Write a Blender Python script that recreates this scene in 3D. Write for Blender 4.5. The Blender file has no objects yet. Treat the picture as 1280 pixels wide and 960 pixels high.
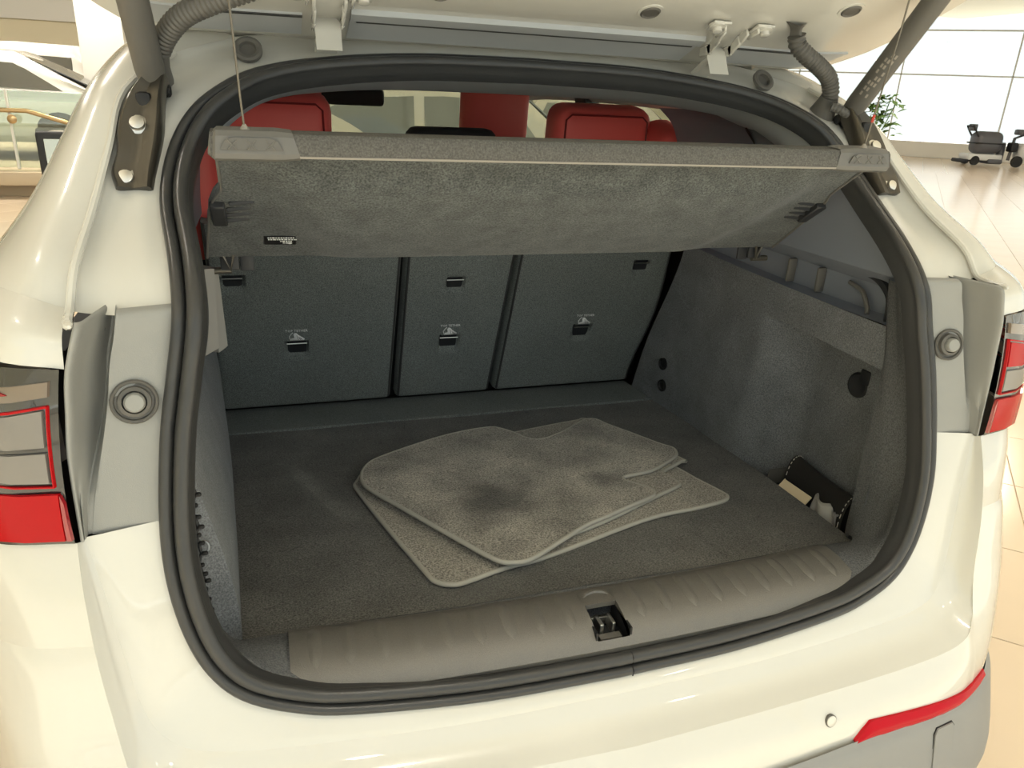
import bpy, bmesh, math, random
import numpy as np
from mathutils import Vector, Matrix
random.seed(7)
S = bpy.context.scene
COL = S.collection
PI = math.pi

# ---------------------------------------------------------------- camera
CAM = np.array([-.445, -.788, 1.4533]); YAW, PITCH, ROLL = .32517, .36655, .04663
def cam_axes():
    f = np.array([math.sin(YAW)*math.cos(PITCH), math.cos(YAW)*math.cos(PITCH), -math.sin(PITCH)])
    r = np.array([math.cos(YAW), -math.sin(YAW), 0]); u = np.cross(r, f)
    return math.cos(ROLL)*r+math.sin(ROLL)*u, -math.sin(ROLL)*r+math.cos(ROLL)*u, f
_r, _u, _f = cam_axes()
cd = bpy.data.cameras.new('camera'); cam = bpy.data.objects.new('camera', cd); COL.objects.link(cam)
cd.sensor_width = 36; cd.lens = 933.1/1280*36; cd.clip_start = .02; cd.clip_end = 300
cam.matrix_world = Matrix(((_r[0], _u[0], -_f[0], CAM[0]), (_r[1], _u[1], -_f[1], CAM[1]), (_r[2], _u[2], -_f[2], CAM[2]), (0, 0, 0, 1)))
S.camera = cam

# ---------------------------------------------------------------- world and exposure
W = bpy.data.worlds.new('sky'); S.world = W; W.use_nodes = True
bg = W.node_tree.nodes['Background']; bg.inputs[0].default_value = (.93, .97, 1.0, 1); bg.inputs[1].default_value = 7.5
S.view_settings.view_transform = 'Standard'; S.view_settings.look = 'None'
S.view_settings.exposure = -2.42; S.view_settings.gamma = 1; S.view_settings.use_curve_mapping = False
sun_d = bpy.data.lights.new('sun', 'SUN'); sun_d.energy = 74; sun_d.angle = .01; sun_d.color = (.90, .96, 1)
sun_o = bpy.data.objects.new('sun', sun_d); COL.objects.link(sun_o); sun_o.location = (0, -8, 12); sun_o.rotation_euler = (math.radians(34.5), math.radians(3), 0)
LAMP_SPOTS = [(.35, -1.42), (-2.6, -1.42), (-2.6, 1.4), (3.4, 1.4), (-2.6, 4.4), (3.4, 4.4), (.9, 4.4), (-2.2, -3.5), (.2, -3.5), (2.6, -3.5), (-6.5, 11.6), (-2.6, 11.6), (-6.5, 15.5), (-3.2, 16.5), (3.2, 9.2), (7.5, 9.2), (11, 7.5), (14, 12), (18, 16)]  # the later spots are lamps added for extra light
LAMP_Z = 4.6
LAMP_W = [150, 20, 130, 40, 600, 600, 600, 30, 30, 30, 1100, 1100, 1100, 1100, 700, 500, 700, 900, 900]

# ---------------------------------------------------------------- materials
MATS = {}
def mat(name, col, rough=.5, metal=0, coat=0, spec=.5, bump=None, var=None, trans=0, alpha=1, emit=None, sheen=0, ior=1.45):
    m = bpy.data.materials.new(name); m.use_nodes = True; nt = m.node_tree; n = nt.nodes; b = n['Principled BSDF']
    b.inputs['Base Color'].default_value = (*col, 1); b.inputs['Roughness'].default_value = rough; b.inputs['Metallic'].default_value = metal
    b.inputs['Coat Weight'].default_value = coat; b.inputs['Coat Roughness'].default_value = .03; b.inputs['Specular IOR Level'].default_value = spec
    b.inputs['Transmission Weight'].default_value = trans; b.inputs['Alpha'].default_value = alpha; b.inputs['IOR'].default_value = ior
    b.inputs['Sheen Weight'].default_value = sheen; b.inputs['Sheen Roughness'].default_value = .5
    if emit:
        b.inputs['Emission Color'].default_value = (*emit[0], 1); b.inputs['Emission Strength'].default_value = emit[1]
    tc = n.new('ShaderNodeTexCoord')
    if var:      # list of (scale, amount): brightness variation of the colour
        last = None
        for sc, am in var:
            t = n.new('ShaderNodeTexNoise'); t.inputs['Scale'].default_value = sc; t.inputs['Detail'].default_value = 3
            nt.links.new(tc.outputs['Object'], t.inputs['Vector'])
            mr = n.new('ShaderNodeMapRange'); mr.inputs[1].default_value = .3; mr.inputs[2].default_value = .7; mr.inputs[3].default_value = 1-am; mr.inputs[4].default_value = 1+am
            nt.links.new(t.outputs['Fac'], mr.inputs[0])
            if last is None: last = mr.outputs[0]
            else:
                mu = n.new('ShaderNodeMath'); mu.operation = 'MULTIPLY'; nt.links.new(last, mu.inputs[0]); nt.links.new(mr.outputs[0], mu.inputs[1]); last = mu.outputs[0]
        vm = n.new('ShaderNodeVectorMath'); vm.operation = 'SCALE'; vm.inputs[0].default_value = col
        nt.links.new(last, vm.inputs['Scale']); nt.links.new(vm.outputs[0], b.inputs['Base Color'])
    if bump:
        sc, st, dist = bump
        t = n.new('ShaderNodeTexNoise'); t.inputs['Scale'].default_value = sc; t.inputs['Detail'].default_value = 2
        nt.links.new(tc.outputs['Object'], t.inputs['Vector'])
        bp = n.new('ShaderNodeBump'); bp.inputs['Strength'].default_value = st; bp.inputs['Distance'].default_value = dist
        nt.links.new(t.outputs['Fac'], bp.inputs['Height']); nt.links.new(bp.outputs[0], b.inputs['Normal'])
    MATS[name] = m
    return m
def thin_glass(name, tint, refl=.08):
    m = bpy.data.materials.new(name); m.use_nodes = True; nt = m.node_tree; n = nt.nodes
    n.remove(n['Principled BSDF']); tr = n.new('ShaderNodeBsdfTransparent'); tr.inputs[0].default_value = (*tint, 1)
    gl = n.new('ShaderNodeBsdfGlossy'); gl.inputs['Roughness'].default_value = .02
    mx = n.new('ShaderNodeMixShader'); mx.inputs[0].default_value = refl
    nt.links.new(tr.outputs[0], mx.inputs[1]); nt.links.new(gl.outputs[0], mx.inputs[2]); nt.links.new(mx.outputs[0], n['Material Output'].inputs[0])
    MATS[name] = m
mat('paint', (.655, .64, .59), .25, coat=1)
mat('rubber', (.045, .045, .045), .30, bump=(500, .15, .001))
mat('carpet', (.175, .183, .195), .95, spec=.15, bump=(420, .5, .002), var=[(420, .42), (14, .12)], sheen=.15)
mat('floor_carpet', (.125, .122, .114), .95, spec=.15, bump=(420, .6, .002), var=[(380, .6), (9, .2)], sheen=.15)
mat('seat_carpet', (.185, .20, .192), .95, spec=.15, bump=(500, .5, .0015), var=[(500, .5), (7, .06)], sheen=.1)
mat('shelf_felt', (.098, .104, .101), .95, spec=.15, bump=(400, .5, .002), var=[(350, .5), (25, .2)], sheen=.2)
mat('lip_felt', (.115, .111, .103), .9, spec=.2, bump=(500, .4, .001), var=[(400, .3)])
mat('mat_pile', (.36, .333, .287), .95, spec=.15, bump=(330, .9, .003), var=[(330, .7), (7.5, .4)], sheen=.25)
mat('mat_under', (.34, .313, .268), .95, spec=.15, bump=(330, .9, .003), var=[(330, .7), (6, .15)], sheen=.25)
mat('mat_edge', (.45, .43, .38), .8, bump=(900, .3, .001))
mat('dark_plastic', (.035, .036, .039), .5, bump=(900, .12, .001))
mat('sill_plastic', (.125, .117, .104), .38, spec=1.0, bump=(1100, .5, .001), var=[(1000, .2)])
mat('navy_plastic', (.22, .24, .285), .55, bump=(900, .12, .001))
mat('grey_plastic', (.30, .30, .285), .45, bump=(900, .2, .001))
mat('cap_plastic', (.15, .145, .135), .5)
mat('sunlit_trim', (.34, .325, .30), .5)  # pale tone holds the sunlight falling on the foot trim
mat('strut_grey', (.12, .115, .105), .5)
mat('strut_metal', (.16, .145, .12), .35, metal=.6)
mat('bracket_metal', (.10, .09, .075), .32, metal=.7)
mat('steel', (.62, .61, .58), .3, metal=1)
mat('black', (.012, .012, .013), .55)
mat('strip_grey', (.46, .48, .50), .45)
mat('strip_dark', (.05, .05, .05), .5)
mat('red_leather', (.80, .13, .12), .45, bump=(300, .15, .001))
mat('red_dark', (.20, .012, .014), .5)
mat('red_lens', (.42, .003, .006), .18, spec=.2)
mat('red_deep', (.28, .006, .012), .15, coat=1)
mat('lamp_black', (.015, .014, .014), .12, coat=1)
mat('lamp_clear', (.21, .195, .18), .2, spec=.6)
mat('lamp_smoke', (.16, .12, .09), .12, coat=1)
mat('reflector_red', (.46, .004, .012), .25, spec=.2)
mat('bumper_grey', (.27, .27, .265), .5, bump=(900, .25, .001))
mat('shaded_reveal_carpet', (.125, .129, .134), .95, spec=.15, bump=(420, .5, .002), var=[(420, .4)])  # same carpet darkened, shade put into the colour where more light falls
mat('headliner', (.62, .64, .66), .85, bump=(700, .2, .001))
mat('interior_black', (.02, .021, .024), .6)
mat('leather_black', (.022, .021, .020), .42, bump=(350, .35, .001))
mat('thread', (.7, .68, .62), .7)
mat('cream_card', (.80, .66, .46), .6)
mat('film', (.75, .73, .70), .35, alpha=.45)
mat('label_white', (.85, .85, .85), .6)
mat('cord_grey', (.33, .30, .26), .7)
mat('cord_red', (.5, .06, .04), .6)
thin_glass('glass', (.93, .96, .94), .06); thin_glass('car_glass', (.80, .85, .82), .08); thin_glass('rail_glass', (.86, .92, .86), .10)
mat('tyre', (.02, .02, .02), .8); mat('rim', (.5, .5, .5), .3, metal=1)
mat('mirror', (.40, .42, .39), .05, metal=1)
mat('tile', (.68, .56, .42), .16, spec=.5, var=[(1.2, .05)])
mat('grout', (.30, .22, .15), .7)
mat('wall_cream', (.80, .72, .52), .6); mat('wall_white', (.86, .84, .78), .6); mat('ceiling_white', (.82, .80, .74), .7)
mat('stone', (.55, .45, .32), .4); mat('brass', (.55, .40, .22), .35, metal=.8); mat('frame_white', (.80, .80, .76), .4)
mat('beige_paint', (.36, .32, .24), .3, coat=1); mat('far_white', (.85, .83, .78), .25, coat=1)
mat('dark_glass', (.10, .10, .085), .06, coat=1); mat('seat_blue', (.22, .28, .36), .6); mat('seat_pale', (.6, .58, .55), .6)
mat('machine_grey', (.10, .10, .11), .4); mat('machine_white', (.7, .7, .68), .4); mat('leaf', (.12, .22, .06), .5); mat('pot', (.5, .45, .38), .6)
mat('lamp_on', (1, 1, 1), .5, emit=((1, .93, .80), 14))
def carpet_blotch(name, centre, radius, dark):
    # dirt on the pile: a worn dark blotch with a shape of its own
    m = MATS[name]; nt = m.node_tree; n = nt.nodes; b = n['Principled BSDF']; src = b.inputs['Base Color'].links[0].from_socket
    tc = n.new('ShaderNodeTexCoord'); tot = None
    for (cx, cy), rd in zip(centre, radius):
        mp = n.new('ShaderNodeMapping'); mp.inputs['Location'].default_value = (-cx/rd[0], -cy/rd[1], 0); mp.inputs['Scale'].default_value = (1/rd[0], 1/rd[1], 0)
        nt.links.new(tc.outputs['Object'], mp.inputs['Vector'])
        nz = n.new('ShaderNodeTexNoise'); nz.inputs['Scale'].default_value = 14; nz.inputs['Detail'].default_value = 4; nt.links.new(tc.outputs['Object'], nz.inputs['Vector'])
        ln = n.new('ShaderNodeVectorMath'); ln.operation = 'LENGTH'; nt.links.new(mp.outputs[0], ln.inputs[0])
        ad = n.new('ShaderNodeMath'); ad.operation = 'ADD'; nt.links.new(ln.outputs['Value'], ad.inputs[0]); nt.links.new(nz.outputs['Fac'], ad.inputs[1])
        mr = n.new('ShaderNodeMapRange'); mr.interpolation_type = 'SMOOTHSTEP'; mr.inputs[1].default_value = .55; mr.inputs[2].default_value = 1.5; mr.inputs[3].default_value = dark; mr.inputs[4].default_value = 1
        nt.links.new(ad.outputs[0], mr.inputs[0])
        if tot is None: tot = mr.outputs[0]
        else:
            mu = n.new('ShaderNodeMath'); mu.operation = 'MULTIPLY'; nt.links.new(tot, mu.inputs[0]); nt.links.new(mr.outputs[0], mu.inputs[1]); tot = mu.outputs[0]
    sc = n.new('ShaderNodeVectorMath'); sc.operation = 'SCALE'; nt.links.new(src, sc.inputs[0]); nt.links.new(tot, sc.inputs['Scale']); nt.links.new(sc.outputs[0], b.inputs['Base Color'])
carpet_blotch('mat_pile', [(-.19, -.13), (.08, -.08)], [(.14, .13), (.09, .06)], .36)
def floor_material():
    m = bpy.data.materials.new('tiled_floor'); m.use_nodes = True; nt = m.node_tree; n = nt.nodes; b = n['Principled BSDF']
    tc = n.new('ShaderNodeTexCoord'); mp = n.new('ShaderNodeMapping'); mp.inputs['Rotation'].default_value = (0, 0, -PI/4)
    nt.links.new(tc.outputs['Object'], mp.inputs[0])
    br = n.new('ShaderNodeTexBrick'); br.offset = 0; br.inputs['Scale'].default_value = 1; br.inputs['Brick Width'].default_value = .6; br.inputs['Row Height'].default_value = .6
    br.inputs['Mortar Size'].default_value = .003; br.inputs['Color1'].default_value = (.68, .56, .42, 1); br.inputs['Color2'].default_value = (.665, .545, .41, 1); br.inputs['Mortar'].default_value = (.30, .22, .15, 1)
    nt.links.new(mp.outputs[0], br.inputs['Vector']); nt.links.new(br.outputs['Color'], b.inputs['Base Color']); b.inputs['Roughness'].default_value = .16
    MATS['tiled_floor'] = m
floor_material()

# ---------------------------------------------------------------- mesh helpers
def root_loc(o):
    p = Vector((0, 0, 0))
    while o is not None: p = p+Vector(o.location); o = o.parent
    return p
def link(name, me, m, parent=None, label=None, loc=None):
    o = bpy.data.objects.new(name, me); COL.objects.link(o)
    if m:
        for k in ([m] if isinstance(m, str) else m): me.materials.append(MATS[k])
    if parent: o.parent = parent
    if loc is not None: o.location = loc
    if label: o['label'] = label
    return o
def mesh(name, vf, m, parent=None, sharp=40, label=None, mi=None):
    v, f = vf
    off = root_loc(parent)
    me = bpy.data.meshes.new(name)
    me.from_pydata([(p[0]-off[0], p[1]-off[1], p[2]-off[2]) for p in v], [], f)
    me.validate(); me.update()
    me.polygons.foreach_set('use_smooth', [True]*len(me.polygons))
    if sharp: me.set_sharp_from_angle(angle=math.radians(sharp))
    if mi is not None: me.polygons.foreach_set('material_index', mi)
    return link(name, me, m, parent, label)
def cat(*vfs):
    V, F = [], []
    for v, f in vfs:
        k = len(V); V += [tuple(p) for p in v]; F += [tuple(i+k for i in q) for q in f]
    return V, F
def mir(vf):
    v, f = vf
    return [(-p[0], p[1], p[2]) for p in v], [tuple(reversed(q)) for q in f]
def both(vf): return cat(vf, mir(vf))
def sd(vf, s): return vf if s > 0 else mir(vf)
def cr(P, n, closed=False):
    P = np.array(P, float); k = len(P)
    if k == 2: return [P[0]+(P[1]-P[0])*t for t in np.linspace(0, 1, n+1)]
    out = []
    segs = k if closed else k-1
    for i in range(segs):
        if closed: a, b, c, d = P[(i-1) % k], P[i], P[(i+1) % k], P[(i+2) % k]
        else:
            b, c = P[i], P[i+1]; a = P[i-1] if i > 0 else 2*b-c; d = P[i+2] if i+2 < k else 2*c-b
        for j in range(n):
            t = j/n
            out.append(.5*((2*b)+(c-a)*t+(2*a-5*b+4*c-d)*t*t+(3*b-a-3*c+d)*t**3))
    if not closed: out.append(P[-1])
    return out
def patch(rows, nu=4, nv=4, lin=False):
    A = [np.array(r, float) for r in rows]
    A = [np.array(cr(r, nu)) for r in A]
    A = np.array(A); m = A.shape[1]
    if lin:
        B = [A[0]]
        for i in range(len(A)-1):
            for j in range(1, nv+1): B.append(A[i]+(A[i+1]-A[i])*j/nv)
        B = np.array(B)
    else:
        B = np.array([cr(A[:, j], nv) for j in range(m)]).transpose(1, 0, 2)
    n = B.shape[0]
    return [tuple(p) for p in B.reshape(-1, 3)], [(i*m+j, i*m+j+1, (i+1)*m+j+1, (i+1)*m+j) for i in range(n-1) for j in range(m-1)]
def gridf(fn, us, vs):
    m = len(vs)
    return [tuple(fn(u, v)) for u in us for v in vs], [(i*m+j, (i+1)*m+j, (i+1)*m+j+1, i*m+j+1) for i in range(len(us)-1) for j in range(m-1)]
def thick(vf, off):
    # close a grid sheet into a slab by an offset copy
    v, f = vf; k = len(v); off = np.array(off)
    V = list(v)+[tuple(np.array(p)+off) for p in v]
    F = list(f)+[tuple(reversed([i+k for i in q])) for q in f]
    cnt = {}
    for q in f:
        for a, b in zip(q, q[1:]+q[:1]): cnt[(a, b)] = 1
    for (a, b) in list(cnt):
        if (b, a) not in cnt: F.append((b, a, a+k, b+k))
    return V, F
def tube(P, r, n=10, closed=False, cap=True):
    P = [np.array(p, float) for p in P]; k = len(P); V = []; F = []
    rr = r if hasattr(r, '__len__') else [r]*k
    ref = None
    for i in range(k):
        t = (P[(i+1) % k]-P[i-1]) if closed else (P[min(i+1, k-1)]-P[max(i-1, 0)])
        t = t/(np.linalg.norm(t)+1e-12)
        if ref is None:
            ref = np.cross(t, [0, 0, 1.0]);
            if np.linalg.norm(ref) < .1: ref = np.cross(t, [1.0, 0, 0])
        a = ref-t*(ref@t); a /= np.linalg.norm(a)+1e-12; ref = a; b = np.cross(t, a)
        for j in range(n):
            w = 2*PI*j/n; V.append(tuple(P[i]+rr[i]*(math.cos(w)*a+math.sin(w)*b)))
    for i in range(k if closed else k-1):
        for j in range(n):
            i2 = (i+1) % k; F.append((i*n+j, i*n+(j+1) % n, i2*n+(j+1) % n, i2*n+j))
    if cap and not closed: F.append(tuple(reversed(range(n)))); F.append(tuple(range((k-1)*n, k*n)))
    return V, F
def rbox(c, s, bev=.01, seg=2, rot=None):
    bm = bmesh.new(); bmesh.ops.create_cube(bm, size=1)
    for v in bm.verts: v.co = Vector((v.co.x*s[0], v.co.y*s[1], v.co.z*s[2]))
    if bev: bmesh.ops.bevel(bm, geom=list(bm.edges), offset=bev, segments=seg, affect='EDGES', profile=.5)
    if rot: bm.transform(rot.to_4x4())
    bm.transform(Matrix.Translation(c))
    bm.verts.index_update()
    V = [tuple(v.co) for v in bm.verts]; F = [tuple(v.index for v in f.verts) for f in bm.faces]; bm.free()
    return V, F
def frame_of(nrm, up=(0, 0, 1)):
    n = np.array(nrm, float); n /= np.linalg.norm(n); u = np.array(up, float); u = u-n*(u@n); u /= np.linalg.norm(u)
    return np.cross(u, n), u, n      # right, up, normal
def lathe(c, nrm, prof, n=24, up=(0, 0, 1)):
    r, u, nn = frame_of(nrm, up if abs(np.array(nrm)[2]) < .95 else (0, 1, 0)); c = np.array(c, float); V = []; F = []
    for (rad, h) in prof:
        for j in range(n):
            w = 2*PI*j/n; V.append(tuple(c+nn*h+rad*(math.cos(w)*r+math.sin(w)*u)))
    for i in range(len(prof)-1):
        for j in range(n): F.append((i*n+j, i*n+(j+1) % n, (i+1)*n+(j+1) % n, (i+1)*n+j))
    if prof[-1][0] > 1e-4: F.append(tuple(range((len(prof)-1)*n, len(prof)*n)))
    if prof[0][0] > 1e-4: F.append(tuple(reversed(range(n))))
    return V, F
def plate(c, nrm, poly, t, up=(0, 0, 1)):
    # polygon (right,up) extruded by t along normal
    r, u, n = frame_of(nrm, up); c = np.array(c, float); k = len(poly)
    V = [tuple(c+r*a+u*b) for a, b in poly]+[tuple(c+r*a+u*b+n*t) for a, b in poly]
    F = [tuple(reversed(range(k))), tuple(range(k, 2*k))]+[(i, (i+1) % k, (i+1) % k+k, i+k) for i in range(k)]
    return V, F
def text_vf(txt, size, c, nrm, up=(0, 0, 1), ext=.0003):
    cu = bpy.data.curves.new('t', 'FONT'); cu.body = txt; cu.size = size; cu.align_x = 'CENTER'; cu.align_y = 'CENTER'; cu.extrude = ext; cu.resolution_u = 1
    o = bpy.data.objects.new('t', cu); COL.objects.link(o)
    me = bpy.data.meshes.new_from_object(o.evaluated_get(bpy.context.evaluated_depsgraph_get()))
    r, u, n = frame_of(nrm, up); c = np.array(c, float)
    V = [tuple(c+r*v.co.x+u*v.co.y+n*(v.co.z+ext)) for v in me.vertices]; F = [tuple(p.vertices) for p in me.polygons]
    bpy.data.objects.remove(o); bpy.data.curves.remove(cu); bpy.data.meshes.remove(me)
    return V, F
def thing(name, label, category, loc=(0, 0, 0), group=None, rotz=0):
    o = bpy.data.objects.new(name, None); COL.objects.link(o); o.location = loc; o.rotation_euler = (0, 0, rotz); o['label'] = label; o['category'] = category
    o.empty_display_size = .1
    if group: o['group'] = group
    return o
def tag(o, label, category, group=None):
    o['label'] = label; o['category'] = category
    if group: o['group'] = group
    return o
def struct(o, label=None, category=None):
    o['kind'] = 'structure'
    if label: o['label'] = label
    if category: o['category'] = category
    return o
def lerp(a, b, t): return np.array(a, float)*(1-t)+np.array(b, float)*t
def sstep(x, a, b):
    t = min(1, max(0, (x-a)/(b-a))); return t*t*(3-2*t)

# ================================================================ THE SHOWROOM
fl = struct(mesh('floor', rbox((8, 8, -.053), (80, 80, .1), 0), 'tiled_floor'), 'polished beige tiled showroom floor', 'floor')
def project(p):
    d = np.array(p)-CAM; z = d@_f
    if z < .1: return None
    return 640+933.1*(d@_r)/z, 480-933.1*(d@_u)/z
tv, tf = rbox((0, 0, -.0025), (.596, .596, .005), .0012, 1)
tme = bpy.data.meshes.new('floor_tile'); tme.from_pydata(tv, [], tf); tme.materials.append(MATS['tile'])
c45 = math.cos(PI/4); cand = []
for i in range(-30, 40):
    for j in range(-30, 40):
        a, b = (i+.5)*.6+.24, (j+.5)*.6+.29
        x, y = (a-b)*c45, (a+b)*c45
        q = project((x, y, 0))
        if q is None or not (-60 < q[0] < 1400 and 150 < q[1] < 1080): continue
        if abs(x) < .8 and -.1 < y < 4.4: continue
        if 90 < q[0] < 1100: continue
        cand.append((math.hypot(x-CAM[0], y-CAM[1]), x, y))
cand.sort()
for d, x, y in cand[:280]:
    t = bpy.data.objects.new('floor_tile', tme); COL.objects.link(t); t.parent = fl; t.location = (x, y, .0025); t.rotation_euler = (0, 0, PI/4)

struct(mesh('ceiling', rbox((10.5, 14.8, 6.6), (52, 40.2, .2), 0), 'ceiling_white'), 'pale showroom ceiling', 'ceiling')
struct(mesh('wall_left', rbox((-15, 8, 3.25), (.3, 60, 6.5), 0), 'wall_cream'), 'cream painted wall on the left of the showroom', 'wall')
struct(mesh('wall_front', rbox((-2, 23, 3.25), (34, .3, 6.5), 0), 'wall_cream'), 'cream wall at the far end behind the parked white cars', 'wall')
# diagonal window wall on the right, far away
def window_wall(name, p0, p1, zs, nx, label, base_h=.55, top=6.5, mull=.05):
    p0 = np.array(p0, float); p1 = np.array(p1, float); L = np.linalg.norm(p1-p0); d = (p1-p0)/L; nn = np.array([-d[1], d[0]])
    ang = math.atan2(d[1], d[0])
    w = bpy.data.objects.new(name, None); COL.objects.link(w); w.location = (p0[0], p0[1], 0); w.rotation_euler = (0, 0, ang); struct(w, label, 'window')
    def loc(nm, vf, m, par=None):
        v, f = vf; me = bpy.data.meshes.new(nm); me.from_pydata(v, [], f); o = link(nm, me, m, par or w); return o
    loc('window_sill', rbox((L/2, 0, base_h/2), (L, .25, base_h), .01), 'wall_white')
    for i in range(nx+1): loc('mullion', rbox((L*i/nx, 0, (top+base_h)/2), (mull, .1, top-base_h), 0), 'frame_white')
    for z in zs: loc('transom', rbox((L/2, 0, z), (L, .1, mull), 0), 'frame_white')
    zz = [base_h]+list(zs)+[top]
    for i in range(nx):
        for a, b in zip(zz[:-1], zz[1:]):
            if b-a < .2: continue
            loc('pane', rbox((L*(i+.5)/nx, 0, (a+b)/2), (L/nx-mull, .012, b-a-mull), 0), 'glass')
    return w
window_wall('window_1', (12, 33.5), (36, 11.5), [2.9, 4.4], 9, 'bright floor to ceiling window wall on the right')
window_wall('window_2', (-15, -5.2), (30, -5.2), [2.6], 12, 'tall glass shop front behind the viewer', base_h=.1)
window_wall('window_3', (31, -5.2), (31, 14), [2.6], 6, 'tall glass side wall of the showroom', base_h=.3)
# unseen ceiling spot lamps, many added for brightness (housing, glowing lens, light)
for k, ((x, y), pw) in enumerate(zip(LAMP_SPOTS, LAMP_W)):
    t = thing('unseen_ceiling_lamp', 'round warm spot lamp, unseen under the showroom ceiling, in a set enlarged for brightness', 'lamp', (x, y, LAMP_Z), 'ceiling spot lamps')
    mesh('lamp_housing', lathe((x, y, LAMP_Z+.02), (0, 0, 1), [(.15, 0), (.15, .22), (.05, .26), (.05, 2.0-.12)], 20), 'frame_white', t)
    mesh('lamp_lens', lathe((x, y, LAMP_Z), (0, 0, 1), [(.13, 0), (.13, .019)], 20), 'lamp_on', t)
    ld = bpy.data.lights.new('lamp_light', 'AREA'); ld.shape = 'DISK'; ld.size = .22; ld.energy = pw; ld.color = (1, .92, .80)
    lo = bpy.data.objects.new('lamp_light', ld); COL.objects.link(lo); lo.parent = t; lo.location = (0, 0, -.01)

# ================================================================ THE CAR
car = thing('suv_car', 'white SUV seen from behind with its tailgate open and boot empty but for mats', 'car')
# aperture outline, right half, from top centre to bottom centre
A = [(0, .518, 1.511), (.20, .512, 1.507), (.35, .488, 1.492), (.445, .457, 1.472), (.502, .41, 1.443), (.538, .38, 1.41), (.562, .345, 1.365), (.571, .28, 1.31), (.558, .18, 1.25), (.555, .124, 1.197),
     (.567, .108, 1.13), (.58, .093, 1.06), (.5895, .071, .963), (.588, .052, .89), (.575, .037, .82), (.552, .025, .765), (.515, .013, .726), (.455, .002, .701), (.38, -.006, .686), (.20, -.016, .672), (0, -.018, .668)]
B = [(0, .60, 1.548), (.20, .60, 1.546), (.36, .59, 1.537), (.47, .565, 1.522), (.56, .50, 1.49), (.618, .40, 1.437), (.635, .33, 1.368), (.65, .25, 1.30), (.66, .165, 1.25), (.664, .13, 1.21),
     (.661, .075, 1.15), (.674, .068, 1.06), (.672, .066, .955), (.658, .05, .88), (.645, .032, .80), (.63, .015, .73), (.606, 0, .695), (.565, -.012, .677), (.47, -.02, .664), (.24, -.029, .650), (0, -.031, .647)]
Lc = {12: (.677, .055, .955), 13: (.672, .025, .89), 14: (.664, .0, .815), 15: (.652, -.022, .735), 16: (.64, -.05, .675), 17: (.605, -.072, .645), 18: (.50, -.08, .627), 19: (.25, -.086, .613), 20: (0, -.09, .606)}
GZ = [.40, .60, .72, .84, .96, 1.2, 1.26, 1.33, 1.44, 1.50, 1.56]; GY = [-.10, -.06, .015, .04, .07, .125, .19, .30, .405, .50, .60]
def gy(z): return float(np.interp(z, GZ, GY))
def loop_pts(n=5):
    R = cr(A, n); Lh = [np.array((-p[0], p[1], p[2])) for p in R[1:-1]][::-1]
    return R+Lh
def frames(P):
    k = len(P); out = []
    for i in range(k):
        t = P[(i+1) % k]-P[i-1]; t = t/np.linalg.norm(t); z = P[i][2]
        sl = (gy(z+.05)-gy(z-.05))/.1
        bn = np.array((0, -1, sl)); bn /= np.linalg.norm(bn); bn = bn-t*(bn@t); bn /= np.linalg.norm(bn)
        nn = np.cross(bn, t)
        if nn@(np.array((0, P[i][1], 1.1))-P[i]) < 0: nn = -nn
        out.append((nn, bn))
    return out
LP = loop_pts(5); FR = frames(LP)
def sweep(P, FRs, prof):
    k = len(P); m = len(prof); V = []; F = []
    for p, (n, b) in zip(P, FRs):
        for a, h in prof: V.append(tuple(p+n*a+b*h))
    for i in range(k):
        for j in range(m-1): F.append((i*m+j, i*m+j+1, ((i+1) % k)*m+j+1, ((i+1) % k)*m+j))
    return V, F
arc = lambda c, r, a0, a1, n: [(c[0]+r*math.cos(math.radians(a0+(a1-a0)*i/n)), c[1]+r*math.sin(math.radians(a0+(a1-a0)*i/n))) for i in range(n+1)]
seal = mesh('aperture_seal', sweep(LP, FR, [(-.003, -.006)]+arc((.005, .001), .0075, 180, 20, 6)+[(.0135, -.001)]+arc((.0235, .005), .0095, 195, -20, 9)+[(.036, -.004), (.036, -.02)]), 'rubber', car, 50, 'black rubber seal around the boot opening')
joint_i = min(range(len(LP)), key=lambda i: abs(LP[i][0]-.02)+(10 if LP[i][2] > 1 else 0))
n_, b_ = FR[joint_i]; pj = np.array((.022, -.018, .668))
mesh('seal_joint', cat(tube([pj+n_*a+b_*h for a, h in [(-.003, .002), (.003, .0093), (.009, .008), (.0135, .001), (.016, .01), (.0235, .0152), (.031, .011)]], .0011, 6)), 'black', seal)
IN = [p+n*.034+b*-.012 for p, (n, b) in zip(LP, FR)]
NR = 5*(len(A)-1)
def Iat(i): return IN[i*5]
def Aat(i): return LP[i*5]

# --- pillar and roof flange (white body around the opening)
rows = []
for i in range(0, 10):
    a = np.array(A[i]); b = np.array(B[i]); d = b-a
    sl = (gy(a[2]+.05)-gy(a[2]-.05))/.1; nb = np.array((0, -1, sl)); nb /= np.linalg.norm(nb)
    dip = .008 if i > 3 else .004
    rows.append([a-d*.12-nb*.006, a+d*.25-nb*.003, a+d*.6-nb*dip, a+d*.86-nb*dip, b])
shell = mesh('body_shell', both(patch(rows, 4, 5)), 'paint', car, 35)
bead = [np.array(B[i])+np.array((-.004, -.003, .002)) for i in (4, 5, 6, 7, 8, 9)]+[np.array((.655, .085, 1.208)), np.array((.648, .06, 1.21))]
for s in (1, -1): mesh('gutter_bead', sd(tube(cr(bead, 5), [.0050]*30+[.0055]*4+[.004, .002], 8), s), 'paint', shell)
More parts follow.
